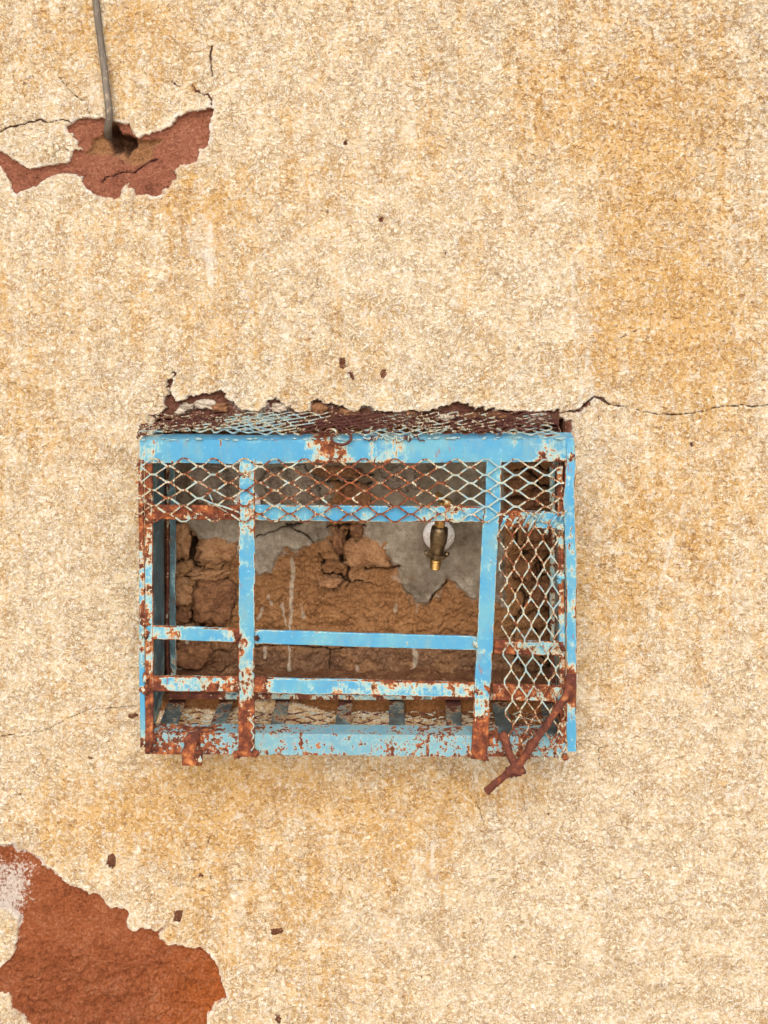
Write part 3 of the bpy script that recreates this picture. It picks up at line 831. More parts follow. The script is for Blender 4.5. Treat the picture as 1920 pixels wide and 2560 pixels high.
# ---- recess lining: back and four reveals
BY = 0.088
def niche_attrs(px, py):
    wxx = px + 7 * fbm(px / 30, py / 30, 3, 101, 0.6); wyy = py + 7 * fbm(px / 30, py / 30, 3, 105, 0.6)
    G1 = crop([(-40,-120),(1680,-120),(1680,700),(1570,660),(1520,680),(1480,630),(1430,590),(1400,575),(1370,630),(1300,690),(1260,700),
      (1200,640),(1150,560),(1160,520),(1100,470),(1060,410),(1000,360),(1000,300),(1010,150),(900,100),(840,60),(820,300),(850,370),(760,400),
      (660,430),(610,420),(570,480),(550,540),(480,560),(440,470),(380,440),(300,440),(210,390),(160,350),(130,300),(-40,280)], 400, 1150, .5124)
    g = seg_dist(wxx, wyy, G1, True, 60, 60)
    dr = np.full(px.shape, 60.0)
    w3 = px + 5 * fbm(px / 12, py / 22, 3, 111)
    for c, w in [([(645,480),(648,560),(642,640),(640,740),(636,830),(630,1060)],5),([(1240,900),(1248,960),(1236,1060)],8),
                 ([(130,585),(122,640),(125,680)],6),([(300,590),(310,640)],5),([(265,640),(258,680)],4),([(95,740),(100,780)],4),
                 ([(1150,700),(1146,740)],2.5),([(1255,710),(1250,735)],2.5),([(530,660),(545,700)],3),([(685,710),(700,770)],3),
                 ([(130,880),(140,960)],5),([(510,910),(515,960)],3),([(600,700),(615,800)],2.5),([(500,720),(480,770)],2.5),
                 ([(510,520),(540,545)],4),([(60,900),(90,1010),(200,1040)],5),([(960,1010),(965,1040)],3)]:
        dr = np.minimum(dr, seg_dist(w3, py, crop(c, 400, 1150, .5124), False, 40, 60) - w * .5124)
    ck = np.full(px.shape, 60.0)
    for c, w in [([(930,345),(912,395),(895,450),(880,490)],9),([(800,560),(850,575),(880,560)],3),([(850,560),(880,575)],9),([(180,400),(165,440),(190,470)],22),
                 ([(130,440),(185,520),(100,590)],7),([(155,740),(165,785),(120,785)],10),([(80,600),(130,560),(190,545)],5),([(175,560),(185,640),(200,700)],3),
                 ([(200,590),(260,570),(310,575)],2),([(880,590),(960,580),(1030,600)],2.2),([(850,640),(880,600)],2.5),([(80,480),(180,480)],4),
                 ([(820,320),(900,325),(1000,320)],4),([(1000,530),(1080,525),(1160,520)],2.5),([(1310,690),(1350,650),(1400,590)],2.5),
                 ([(470,370),(560,340),(620,320),(700,300)],1.6),([(620,310),(700,350),(760,400)],1.4),([(590,130),(640,190)],1.5),([(270,60),(300,200)],3),
                 ([(780,60),(900,70),(1040,65)],4),([(820,100),(1000,110),(1030,100)],3),([(430,900),(820,920),(1100,900)],1.2),([(830,920),(825,1060)],1.6),([(90,1000),(230,1030)],5)]:
        ck = np.minimum(ck, seg_dist(wxx, wyy, crop(c, 400, 1150, .5124), False, 40, 60) - w * .5124)
    tn = np.zeros(px.shape + (3,))
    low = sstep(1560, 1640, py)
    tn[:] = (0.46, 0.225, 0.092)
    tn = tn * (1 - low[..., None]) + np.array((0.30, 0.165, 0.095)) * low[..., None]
    w_ = (sstep(0, 0.5, fbm(px / 110, py / 90, 3, 121)))[..., None] * 0.5
    tn = tn * (1 - w_) + np.array((0.50, 0.26, 0.12)) * w_
    return g, dr, ck, tn
nxp = np.arange(OX0 - 12, OX1 + 13, 2.6); nyp = np.arange(OY0 - 12, OY1 + 13, 2.6)
NX, NY = np.meshgrid(nxp, nyp)
kb = D / (D + BY)
IPX = VX + (NX - VX) * kb; IPY = VY + (NY - VY) * kb          # where the back of the recess is seen
g_, dr_, ck_, tn_ = niche_attrs(IPX, IPY)
hb = 0.010 * fbm(IPX / 120, IPY / 100, 4, 131, 0.55) + 0.0022 * fbm(IPX / 14, IPY / 14, 3, 141, 0.7)
hb *= (0.35 + 0.65 * sstep(-20, 20, g_))
hb += 0.008 * sstep(6, -8, g_)
lump = fbm(IPX / 55, IPY / 55, 3, 151, 0.5)
hb += 0.006 * np.abs(lump) * sstep(-5, 10, g_) * sstep(1600, 1500, IPY)
mud = sstep(-4, 10, g_)
qx = IPX + 14 * fbm(IPX / 40, IPY / 40, 3, 181); qy = IPY + 14 * fbm(IPX / 40, IPY / 40, 3, 182)
n1, n2_, nc = worley(qx / 62, qy / 44, 12)
rub = np.clip(sstep(640, 480, IPX) + .45 * sstep(1230, 1300, IPX) + .9 * np.exp(-((IPX - 860) / 70) ** 2 - ((IPY - 1390) / 90) ** 2), 0, 1) * mud
hb += rub * (0.010 * nc + 0.008 * sstep(0, .3, n2_ - n1) - .010)
ck_ = np.minimum(ck_, np.where(rub > .4, (n2_ - n1) * 36 - 1.5 + 3 * perlin(IPX / 9, IPY / 9, 2), 60))
m1, m2, mc = worley(qx / 17, qy / 15, 15)
hb += mud * (0.0026 * mc * sstep(0, .3, m2 - m1)) * (.4 + .8 * sstep(-.1, .3, fbm(IPX / 60, IPY / 60, 2, 190)))
hb += mud * 0.0040 * fbm(IPX / 8, IPY / 8, 2, 195)
hb += mud * 0.006 * fbm(IPX / 34, IPY / 26, 3, 197, .6)
sh = nc[..., None]; rr_ = rub[..., None]
tn_ = tn_ * (1 - rr_ * .75) + rr_ * .75 * (np.array((0.24, 0.105, 0.05)) * (1 - sh) + np.array((0.56, 0.31, 0.15)) * sh)
hb -= 0.022 * sstep(3, -5, ck_)
Vn = np.stack([CX + (NX - VX) * S, BY - hb, CZ - (NY - VY) * S], -1).reshape(-1, 3)
I2 = np.arange(NX.size).reshape(NX.shape)
qn = np.stack([I2[1:, :-1], I2[1:, 1:], I2[:-1, 1:], I2[:-1, :-1]], -1).reshape(-1, 4)
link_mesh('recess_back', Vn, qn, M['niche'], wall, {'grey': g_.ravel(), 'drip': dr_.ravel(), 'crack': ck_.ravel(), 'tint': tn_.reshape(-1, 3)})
def reveal(name, a, b):
    """rough strip from the face edge a-b back to the lining"""
    n = 160; m = 14
    vs = []; 
    for i in range(n + 1):
        for j in range(m + 1):
            t = i / n; y = -0.004 + (BY + 0.012) * j / m
            p = a.lerp(b, t)
            nrm = Vector(((b - a).z, 0, -(b - a).x)).normalized()
            d = 0.006 * mnoise.fractal(Vector((p.x * 30, y * 30, p.z * 30)), 0.7, 2.1, 5) * min(1, j / 3 + .15) - .001
            vs.append((p.x + nrm.x * d, y, p.z + nrm.z * d))
    F = [(i * (m + 1) + j, (i + 1) * (m + 1) + j, (i + 1) * (m + 1) + j + 1, i * (m + 1) + j + 1) for i in range(n) for j in range(m)]
    nv = len(vs)
    link_mesh(name, vs, F, M['niche'], wall, {'grey': np.full(nv, 60.), 'drip': np.full(nv, 60.), 'crack': np.full(nv, 60.),
                                             'tint': np.tile((0.26, 0.12, 0.06), (nv, 1))})
ex0, ex1, ey0, ey1 = gx[ix0], gx[ix1], gy[iy0], gy[iy1]
W0 = lambda x, y: Vector((CX + (x - VX) * S, 0, CZ - (y - VY) * S))
reveal('recess_top', W0(ex0, ey0), W0(ex1, ey0)); reveal('recess_sill', W0(ex1, ey1), W0(ex0, ey1))
reveal('recess_side', W0(ex0, ey1), W0(ex0, ey0)); reveal('recess_side', W0(ex1, ey0), W0(ex1, ey1))

# ---- stones that can be told apart in the masonry (crop 7 coordinates)
def stone(cx_, cy_, rx, ry, mat, depth=0.014, y=None, seed=0, c7=True, amp=.32):
    if c7: cx_, cy_, rx, ry = 400 + .5124 * cx_, 1150 + .5124 * cy_, rx * .5124, ry * .5124
    yy = BY - 0.004 if y is None else y
    c = P(cx_, cy_, yy); k = (D + yy) / D * S
    mb = MB(); mb.blob(c, (rx * k * .92, depth, ry * k * .92), 0, seed, amp * 1.1, 4, sq=1.0)
    mb.V = [v + Vector((.0016 * mnoise.fractal(v * 160, .6, 2, 3), .0022 * mnoise.fractal(v * 110, .6, 2, 3), .0016 * mnoise.fractal(v * 150 + Vector((9, 0, 0)), .6, 2, 3))) for v in mb.V]
    # flatten the faces so it reads as broken stone
    mb.build('stone', mat, wall, smooth=True)
stone(1010, 455, 118, 66, M['stone_tan'], 0.007, seed=1)
stone(825, 590, 62, 20, M['stone_tan'], 0.014, seed=2)
stone(275, 440, 95, 62, M['stone_tan'], 0.011, seed=3)
stone(105, 392, 42, 85, M['stone_tan'], 0.012, seed=4)
stone(270, 690, 100, 105, M['stone_brown'], 0.009, seed=5)
stone(110, 640, 60, 70, M['stone_tan'], 0.010, seed=6)
stone(245, 110, 110, 100, M['stone_grey'], 0.018, seed=7)
stone(235, 555, 100, 26, M['stone_tan'], 0.012, seed=8)
stone(960, 180, 80, 70, M['stone_brown'], 0.012, seed=9)
stone(870, 50, 120, 26, M['stone_brown'], 0.016, seed=10)
stone(640, 130, 150, 110, M['stone_grey'], 0.012, seed=11)
stone(160, 950, 90, 60, M['stone_brown'], 0.012, seed=12)
stone(870, 395, 30, 48, M['stone_brown'], 0.014, seed=13)
stone(960, 340, 30, 22, M['stone_brown'], 0.012, seed=14)
stone(1170, 90, 90, 60, M['stone_grey'], 0.010, seed=15)
stone(100, 760, 50, 35, M['stone_brown'], 0.012, seed=16)
for i, (x, y, a, b) in enumerate([(1300,1215,36,24),(1350,1240,30,20),(1310,1262,40,18),(1340,1340,34,30),(1310,1420,30,26),(1350,1480,28,34)]):
    stone(x, y, a, b, M['stone_brown'], 0.016, seed=30 + i, c7=False)
# lumps in the broken band above the cage
for i, (x, y, a, b, m_) in enumerate([(795,1024,24,15,'stone_brown'),(512,1010,26,12,'lime'),(548,1018,22,12,'stone_brown'),(468,1016,16,8,'lime'),(700,1018,20,12,'lime'),
        (1032,1036,18,11,'stone_brown'),(1010,1040,14,7,'lime'),(1112,1044,24,6,'lime'),(1240,1038,30,9,'stone_brown'),(1345,1036,28,6,'lime'),(1180,1040,18,8,'stone_brown'),(870,1030,26,10,'stone_brown'),(640,1025,18,10,'stone_grey')]):
    stone(x, y, a, b, M[m_], 0.007, y=0.004, seed=50 + i, c7=False)

# ================================================================== CABLE
mb = MB()
cp = [P(272, 352, 0.030), P(270, 322, -0.004), P(273, 285, -0.013), P(266, 220, -0.014), P(258, 150, -0.012), P(247, 70, -0.009), P(240, 0, -0.008), P(228, -150, -0.007), P(222, -700, -0.006), P(222, -1800, -0.006)]
mb.tube(cp, [(0, .0056), (.02, .0058), (.12, .0052), (1, .0050)], 0, 14, .006, .0002, 3)
cable = mb.build('conduit', M['cable'], None, True)
tag(cable, 'thin grey conduit running down the wall into the hole at top left', 'conduit')

# ================================================================== CAGE
cage = empty('tap_cage', P(890, 1890, FY))
tag(cage, 'rusty sky blue welded steel cage with expanded metal panels, jutting from the wall', 'cage')
X, Y, Z = Vector((1, 0, 0)), Vector((0, 1, 0)), Vector((0, 0, 1))
KF = (D + FY) / D * S           # metres per pixel on the front plane
def rect(w, t, c=0.0008):
    a, b = w / 2, t / 2
    if w < 0.009: return [(-a + c, -b), (a - c, -b), (a, -b + c), (a, b - c), (a - c, b), (-a + c, b), (-a, b - c), (-a, -b + c)]
    m_ = a * 0.80; E = 0.38
    return [(-a + c, -b, E), (-m_, -b), (m_, -b), (a - c, -b, E), (a, -b + c, E), (a, b - c), (a - c, b), (-a + c, b), (-a, b - c), (-a, -b + c, E)]
def flat_bar(name, p0, p1, wpx, rust, y=FY, t=0.004, mat='paint', seed=0, label=None, wob=0.0006, mids=None, parent=cage, taper=None):
    """flat bar with its broad face towards the viewer; p0,p1 centre pixels"""
    pts = [P(*p0, y)] + [P(*m, y) for m in (mids or [])] + [P(*p1, y)]
    d = (pts[-1] - pts[0]).normalized()
    w = d.cross(Y).normalized()
    mb = MB(); mb.sweep(pts, w, Y, rect(wpx * KF, t), rust, .005, wob, seed, taper=taper)
    return mb.build(name, M[mat], parent, False, label)

# --- top rail: angle iron, front face and a thin top flange
mb = MB()
w = 0.0025; hh = 58 * KF; fl = 0.030
Lp = [(0, 0, -.2), (0, -.12 * hh), (0, -.85 * hh), (0, -hh, .25), (w, -hh), (w, -w), (fl, -w), (fl, 0)]
mb.sweep([P(349, 1101.5, FY), P(900, 1099, FY), P(1434, 1096, FY)], Y, Z, Lp,
         [(0, .34), (.04, .30), (.08, .05), (.3, .02), (.36, .10), (.41, .52), (.47, .42), (.50, .04), (.545, .30), (.585, .42), (.62, .16), (.7, .02), (.82, .12), (.9, .10), (.935, .42), (.97, .45), (1, .3)],
         .006, .0007, 3)
top_rail = mb.build('top_rail', M['paint'], cage)
# pale, sun-bleached lip of paint along the top corner
# --- bottom rail: front face with a flange running back on top
mb = MB()
hh = 53 * KF; fl = 0.026
Lp = [(0, 0, .1), (0, -.12 * hh), (0, -.85 * hh), (0, -hh, .25), (w, -hh), (w, -w), (fl, -w), (fl, 0)]
mb.sweep([P(363, 1832, FY), P(900, 1836, FY), P(1416, 1841, FY)], Y, Z, Lp,
         [(0, .45), (.05, .40), (.12, .42), (.22, .34), (.3, .22), (.5, .20), (.62, .24), (.78, .3), (.82, .55), (.88, .42), (.95, .3), (1, .45)], .006, .0006, 5)
mb.build('bottom_rail', M['paint_speck'], cage)

# --- left corner: outer angle strip and the inner rusted strip with a slit between them
flat_bar('corner_post', (353, 1150), (357, 1868), 13, [(0, .45), (.12, .55), (.4, .5), (.6, .36), (.75, .12), (.95, .15), (1, .6)], y=FY - .001, t=.004, seed=1, label='narrow outer strip at the left corner')
flat_bar('corner_post', (372, 1158), (374, 1858), 20, [(0, .6), (.18, .62), (.25, .46), (.35, .55), (.42, .36), (.55, .32), (.68, .36), (.74, .5), (.8, .75), (.97, .85), (1, .7)], y=FY, t=.005, seed=2, label='heavily rusted strip at the left corner')
# the corner angle's flange runs back along the side
mb = MB(); mb.sweep([P(348, 1150, FY), P(352, 1868, FY)], Y, X, rect(.022, .0025), [(0, .6), (1, .5)], .006, .0005, 9)
mb.V = [v + Y * .0115 for v in mb.V]; mb.build('corner_flange', M['paint'], cage)

# --- right corner: bowed outer angle
op = [P(1424, 1108, FY), P(1427, 1170, FY - .003), P(1423, 1240, FY - .006), P(1424, 1330, FY - .006), P(1428, 1480, FY - .003), P(1429, 1700, FY), P(1431, 1878, FY)]
mb = MB(); wv = 24 * KF
mb.sweep(op, X, Y, rect(wv, .0028), [(0, .12), (.05, .32), (.1, .22), (.3, .14), (.55, .30), (.7, .22), (.77, .8), (.82, .85), (.86, .25), (1, .2)], .005, .0012, 12,
         taper=[(0, .55), (.08, 1.0), (.2, 1.1), (1, .98)])
mb.sweep([p + X * wv * .46 + Y * .0125 for p in op], Y, X, rect(.022, .0022), [(0, .2), (1, .3)], .005, .0012, 12)
mb.build('corner_post', M['paint'], cage, False, 'bowed blue angle strip at the right corner')
flat_bar('corner_post', (1399, 1165), (1408, 1868), 15, [(0, .5), (.1, .55), (.3, .5), (.5, .45), (.75, .55), (1, .7)], y=FY + .004, t=.006, seed=14, label='rusted inner strip at the right corner')

# --- uprights
flat_bar('upright', (618, 1146), (616, 1890), 40, [(0, .2), (.1, .34), (.17, .40), (.2, .3), (.35, .2), (.5, .12), (.58, .26), (.64, .36), (.72, .34), (.8, .42), (.86, .66), (.93, .82), (1, .95)],
         y=FY - .0005, t=.005, seed=21, label='left upright flat bar, rusting towards its foot')
flat_bar('upright', (1235, 1146), (1232, 1290), 38, [(0, .18), (.5, .12), (1, .2)], y=FY + .001, t=.004, seed=22, label='short upright behind the top mesh')
flat_bar('upright', (1228, 1288), (1197, 1896), 40, [(0, .2), (.05, .14), (.2, .08), (.45, .06), (.66, .14), (.75, .30), (.82, .42), (.88, .62), (1, .95)],
         y=FY - .002, t=.005, seed=23, label='slightly leaning right upright')
# --- crossbars
flat_bar('crossbar', (366, 1279), (598, 1281), 36, [(0, .72), (.5, .55), (1, .66)], seed=31, label='short upper crossbar, almost wholly rusted')
flat_bar('crossbar', (638, 1281), (1210, 1286), 39, [(0, .32), (.1, .12), (.35, .26), (.5, .12), (.75, .16), (.85, .40), (1, .3)], y=FY + .003, seed=32)
flat_bar('crossbar', (1250, 1296), (1412, 1302), 42, [(0, .62), (.3, .42), (.6, .22), (1, .25)], y=FY + .001, seed=33)
flat_bar('crossbar', (378, 1580), (598, 1589), 34, [(0, .35), (.2, .38), (.5, .16), (.8, .36), (1, .45)], seed=34)
flat_bar('crossbar', (638, 1591), (1194, 1608), 34, [(0, .42), (.05, .15), (.2, .03), (.6, .02), (.9, .03), (1, .2)], seed=35, y=FY + .002)
flat_bar('crossbar', (1236, 1615), (1408, 1621), 35, [(0, .62), (.5, .46), (.75, .30), (1, .62)], seed=36, y=FY + .002)
flat_bar('crossbar', (366, 1708), (598, 1710), 38, [(0, .48), (.3, .34), (.7, .38), (1, .62)], seed=37)
flat_bar('crossbar', (638, 1711), (1192, 1725), 38, [(0, .72), (.07, .25), (.2, .12), (.4, .34), (.6, .30), (.8, .34), (1, .42)], seed=38, y=FY + .002)
flat_bar('crossbar', (1232, 1729), (1408, 1735), 41, [(0, .66), (.4, .62), (.75, .5), (1, .4)], seed=39, y=FY + .002)

# --- side plates, back posts, back rails
def plate(name, pts, th, rust, mat, n=(18, 60), label=None, seed=0):
    a, b, c, d = pts; vs = []; R = []
    nrm = (b - a).cross(d - a).normalized()
    for s in (0, 1):
        for i in range(n[0] + 1):
            for j in range(n[1] + 1):
                u, v = i / n[0], j / n[1]
                p = a.lerp(b, u).lerp(d.lerp(c, u), v)
                p = p + nrm * (s * th + .0012 * mnoise.noise(p * 14 + Vector((seed, 0, 0))))
                vs.append(p); R.append(rust + .25 * (abs(v - .5) * 2) ** 6)
    m = n[1] + 1; F = []; half = (n[0] + 1) * m
    for i in range(n[0]):
        for j in range(n[1]):
            q = (i * m + j, (i + 1) * m + j, (i + 1) * m + j + 1, i * m + j + 1)
            F.append(q); F.append(tuple(half + k for k in reversed(q)))
    for j in range(n[1]):
        for i in (0, n[0]): F.append((i * m + j, i * m + j + 1, half + i * m + j + 1, half + i * m + j))
    for i in range(n[0]):
        for j in (0, n[1]): F.append((i * m + j, (i + 1) * m + j, half + (i + 1) * m + j, half + i * m + j))
    o = link_mesh(name, vs, F, M[mat], cage, {'rust': R}, False)
    if label: o['label'] = label
xl = P(366, 0, FY).x; xr = P(1414, 0, FY).x
zt_ = P(0, 1104, FY).z; zb_ = P(0, 1866, FY).z
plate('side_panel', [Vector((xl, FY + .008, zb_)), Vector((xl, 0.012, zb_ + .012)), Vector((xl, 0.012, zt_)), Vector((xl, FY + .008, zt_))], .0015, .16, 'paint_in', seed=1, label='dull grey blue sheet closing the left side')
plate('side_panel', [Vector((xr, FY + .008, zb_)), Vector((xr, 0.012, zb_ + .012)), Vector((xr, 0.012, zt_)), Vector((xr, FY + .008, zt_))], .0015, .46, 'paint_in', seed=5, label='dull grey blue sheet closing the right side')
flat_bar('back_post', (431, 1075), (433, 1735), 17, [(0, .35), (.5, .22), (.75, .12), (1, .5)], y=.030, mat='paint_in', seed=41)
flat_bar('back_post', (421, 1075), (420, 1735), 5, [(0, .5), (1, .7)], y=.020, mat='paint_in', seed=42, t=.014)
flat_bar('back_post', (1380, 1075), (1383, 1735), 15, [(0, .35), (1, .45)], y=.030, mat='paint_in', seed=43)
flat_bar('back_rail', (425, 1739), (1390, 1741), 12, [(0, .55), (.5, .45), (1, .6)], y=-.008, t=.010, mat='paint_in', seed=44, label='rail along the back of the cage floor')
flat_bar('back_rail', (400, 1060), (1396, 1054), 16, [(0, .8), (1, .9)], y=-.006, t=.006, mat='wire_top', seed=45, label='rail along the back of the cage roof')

# --- floor bars, laid front to back on the floor mesh
zf = P(0, 1836, FY).z
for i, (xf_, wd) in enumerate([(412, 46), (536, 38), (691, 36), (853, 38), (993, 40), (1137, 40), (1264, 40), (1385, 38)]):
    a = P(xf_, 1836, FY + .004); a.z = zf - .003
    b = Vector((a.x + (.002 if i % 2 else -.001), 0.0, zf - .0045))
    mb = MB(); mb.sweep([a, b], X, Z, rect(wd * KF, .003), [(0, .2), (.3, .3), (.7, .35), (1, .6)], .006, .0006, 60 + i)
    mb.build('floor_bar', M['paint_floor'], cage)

# --- expanded metal
def expanded(fn, ncol, nrow, W, H, sw, th, rust, mat, name, label=None, seed=0, skip=(), node=.16, jitter=.03, round_=False):
    """fn(u,v)->Vector maps sheet metres (along, across) into place; strands zigzag and touch at the nodes"""
    mb = MB(); R_ = random.Random(seed)
    e = 1e-4
    for j in range(nrow):
        i0 = R_.randint(0, 0); run = []
        for i in range(ncol * 2 + 1):
            s = 1 if (i + j) % 2 == 0 else -1
            yc = j * H / 2
            jx = (R_.random() - .5) * W * jitter
            if (i, j) in skip:
                if len(run) > 2: strands(mb, fn, run, sw, th, rust, seed + j)
                run = []; continue
            off = H / 4 * .94
            run.append((i * W / 2 - W * node / 2 + jx, yc + s * off)); run.append((i * W / 2 + W * node / 2 + jx, yc + s * off))
        if len(run) > 2: strands(mb, fn, run, sw, th, rust, seed + j)
    return mb.build(name, M[mat], cage, False, label)
def strands(mb, fn, run, sw, th, rust, seed):
    base = len(mb.V); n = len(run); e = 1e-4
    for i, (u, v) in enumerate(run):
        c = fn(u, v)
        du = (fn(u + e, v) - c) / e; dv = (fn(u, v + e) - c) / e
        du.normalize(); dv.normalize(); nn = du.cross(dv).normalized()
        a = run[max(0, i - 1)]; b = run[min(n - 1, i + 1)]
        tu, tv = b[0] - a[0], b[1] - a[1]; l = math.hypot(tu, tv) + 1e-9
        wu = (-tv / l) * du + (tu / l) * dv
        flip = 1 if (i // 2) % 2 else -1
        tilt = nn * .35 * flip
        k = 1.0 + .25 * mnoise.noise(Vector((u * 40, v * 40, seed)))
        r = lerp_keys(rust, u) if not callable(rust) else rust(u, v)
        for (pu, pn) in ((-.5, -.5), (.5, -.5), (.5, .5), (-.5, .5)):
            mb.V.append(c + (wu + tilt * .5) * pu * sw * k + nn * pn * th); mb.R.append(r)
    for i in range(n - 1):
        for q in range(4):
            a = base + i * 4 + q; b = base + i * 4 + (q + 1) % 4
            mb.F.append((a, b, b + 4, a + 4))
    mb.F.append((base + 3, base + 2, base + 1, base)); e_ = base + (n - 1) * 4
    mb.F.append((e_, e_ + 1, e_ + 2, e_ + 3))

# front band: wide diamonds across the top of the front
def f_band(u, v):
    px = 346 + u / KF; py = 1156 + v / KF
    py += 1.6 * mnoise.noise(Vector((px / 130, py / 90, 3))) + .0 * px
    px += 1.6 * mnoise.noise(Vector((px / 150, py / 60, 8)))
    yy = FY - .0055 - .003 * mnoise.noise(Vector((px / 110, py / 60, 1)))
    return P(px, py + (px - 346) * .002, yy)
def r_band(u, v):
    x = 346 + u / KF
    return .47 + .05 * math.sin(x / 140 + 1.5) + .10 * math.exp(-((x - 930) / 130) ** 2) - .16 * math.exp(-((x - 1230) / 100) ** 2) + .06 * (v / KF > 110)
expanded(f_band, 14, 8, 75.5 * KF, 39.5 * KF, .0021, .0015, r_band, 'wire', 'mesh_panel', 'wide diamond mesh band across the top of the front', 5,
         skip={(6, 6), (5, 6), (28, 0)}, jitter=.05)
# loose broken strands of that band
mb = MB()
mb.sweep([P(500, 1245, FY - .01), P(528, 1258, FY - .014), P(560, 1268, FY - .012), P(598, 1282, FY - .006)], Z, Y, rect(.0022, .0016, .0003), .35, .004, .0004, 3)
mb.sweep([P(524, 1236, FY - .018), P(536, 1262, FY - .014), P(566, 1280, FY - .008)], X, Y, rect(.0020, .0016, .0003), .3, .004, .0004, 4)
mb.build('broken_strand', M['wire'], cage)
# right-hand panel: tall diamonds
def f_side(u, v):
    # u runs down, v runs across to the right
    py = 1306 + u / KF; px = 1252 + v / KF
    sl = (py - 1306) * .043
    px2 = px + sl + 1.5 * mnoise.noise(Vector((px / 80, py / 120, 13)))
    return P(px2 - (py > 1600) * 0, py + 3 * mnoise.noise(Vector((px / 60, py / 90, 18))) + (px - 1252) * .03, FY - .006 - .003 * mnoise.noise(Vector((px / 90, py / 90, 21))))
expanded(f_side, 8, 8, 73 * KF, 37.5 * KF, .0020, .0014, lambda u, v: .42 + .07 * math.sin(u * 22 + v * 31), 'wire', 'mesh_panel', 'tall diamond mesh over the right end of the front', 9,
         jitter=.05)
# curled blue ends where the two meshes meet
mb = MB()
for i, (x, y) in enumerate([(1262, 1302), (1286, 1306), (1318, 1300), (1352, 1290), (1384, 1302), (1408, 1288), (1330, 1312)]):
    mb.tube([P(x - 10, y + 16, FY - .006), P(x - 3, y + 3, FY - .010), P(x + 2, y - 6, FY - .011), P(x + 9, y - 12, FY - .008)], .0015, .28, 7, .003, .0006, i)
    mb.blob(P(x, y - 2, FY - .009), (.0028, .002, .0030), .3, i, .6, 2)
mb.build('weld_bead', M['paint'], cage, True, 'painted weld lumps where the two mesh panels meet')
# roof mesh: two crumpled layers between front rail and wall
pf, pb_ = P(0, 1093, FY), P(0, 1040, -.002)
def roof(layer):
    def f(u, v):
        s = v / .103
        xx = CX + (350 - VX) * KF + u
        xx += (.010 if layer else .002) * mnoise.noise(Vector((u * 8, v * 20, layer * 5))) + (CX - xx) * 0
        x0_, x1_ = P(352, 0, FY).x, P(1424, 0, FY).x
        xx = x0_ + (xx - x0_) * 1.0
        yy = FY + .011 + s * (.091)
        zz = pf.z + .0015 + (pb_.z - pf.z) * s
        zz += (.001 + .005 * layer) + .0055 * (mnoise.noise(Vector((u * 7 + layer * 9, v * 12, 2)))) * min(1, .25 + s * 1.6) + .002 * mnoise.noise(Vector((u * 60, v * 60, layer)))
        zz += .004 * math.exp(-((u - .07) / .08) ** 2) * (1 - s)
        return Vector((xx, yy, zz))
    return f
ncol = int((1424 - 352) * KF / .0235)
expanded(roof(0), ncol, 10, .0235, .0215, .0019, .0015, lambda u, v: .62 + .16 * math.sin(u * 30) - .15 * (u < .2) - .2 * (v < .02), 'wire_top', 'mesh_panel', 'crumpled rusted diamond mesh over the roof, lower layer', 15, jitter=.2)
def roof_b(u, v):
    p = roof(1)(u, v); return p + X * (v * .55)
expanded(roof_b, int((ncol-1)*.0235/.031), 7, .0310, .0290, .0018, .0014, lambda u, v: .60 + .16 * math.sin(u * 24 + 1) - .15 * (u < .22), 'wire_top', 'mesh_panel', 'crumpled rusted diamond mesh over the roof, upper layer', 16, jitter=.2)
# floor mesh: fine, sagging, under the floor bars
def f_floor(u, v):
    s = v / .100
    xx = P(400, 0, FY).x + u
    zz = zf - .0065 - .002 * mnoise.noise(Vector((u * 9, v * 18, 4))) - .003 * math.sin(s * 3)
    return Vector((xx + .004 * mnoise.noise(Vector((u * 12, v * 30, 7))), FY + .004 + s * .092, zz))
expanded(lambda u, v: f_floor(u, v) + Y * .009, int(1000 * KF / .040), 9, .040, .0175, .0017, .0013, lambda u, v: .50, 'wire_top', 'mesh_panel', 'sagging diamond mesh under the floor bars', 22, jitter=.1)

# --- curled wire, lumps of weld and torn paint on the top rail
mb = MB()
ring = [P(838, 1086, FY - .002), P(828, 1096, FY - .008), P(838, 1108, FY - .012), P(858, 1112, FY - .013), P(874, 1104, FY - .011), P(878, 1090, FY - .004), P(870, 1080, FY + .004)]
mb.tube(ring, .0020, [(0, .6), (.5, .9), (1, .7)], 8, .003, .0006, 2)
mb.tube([P(812, 1082, FY), P(822, 1072, FY + .004), P(838, 1076, FY), P(845, 1088, FY - .004)], .0016, .6, 7, .003, .0006, 6)
mb.build('wire_loop', M['wire_top'], cage, True)
mb = MB()
for i in range(13):
    x = 925 + rng.uniform(0, 112)
    q = [P(x, 1092, FY + .002)]; ang = rng.uniform(0, 6.28)
    for k in range(5):
        ang += rng.uniform(-1.3, 1.3)
        x += 7 * math.cos(ang); 
        q.append(P(x, 1096 + rng.uniform(-8, 7), FY - .002 - .004 * rng.random()))
    mb.tube(q, .0010, .30 + .3 * (i % 2), 6, .002, .0004, i)
mb.build('crumpled_strand', M['wire_top'], cage, True)
mb = MB()
for i in range(60):
    x = rng.uniform(355, 1425)
    mb.blob(P(x, 1096 + (x < 900) * 3 + rng.uniform(-3, 2), FY + rng.uniform(-.002, .002)), (rng.uniform(.002, .007), .0018, rng.uniform(.0008, .0018)), .12, i, .5, 1)
mb.build('paint_crust', M['wire'], cage, True, 'thick pale crust of paint along the top edge', 'stuff')
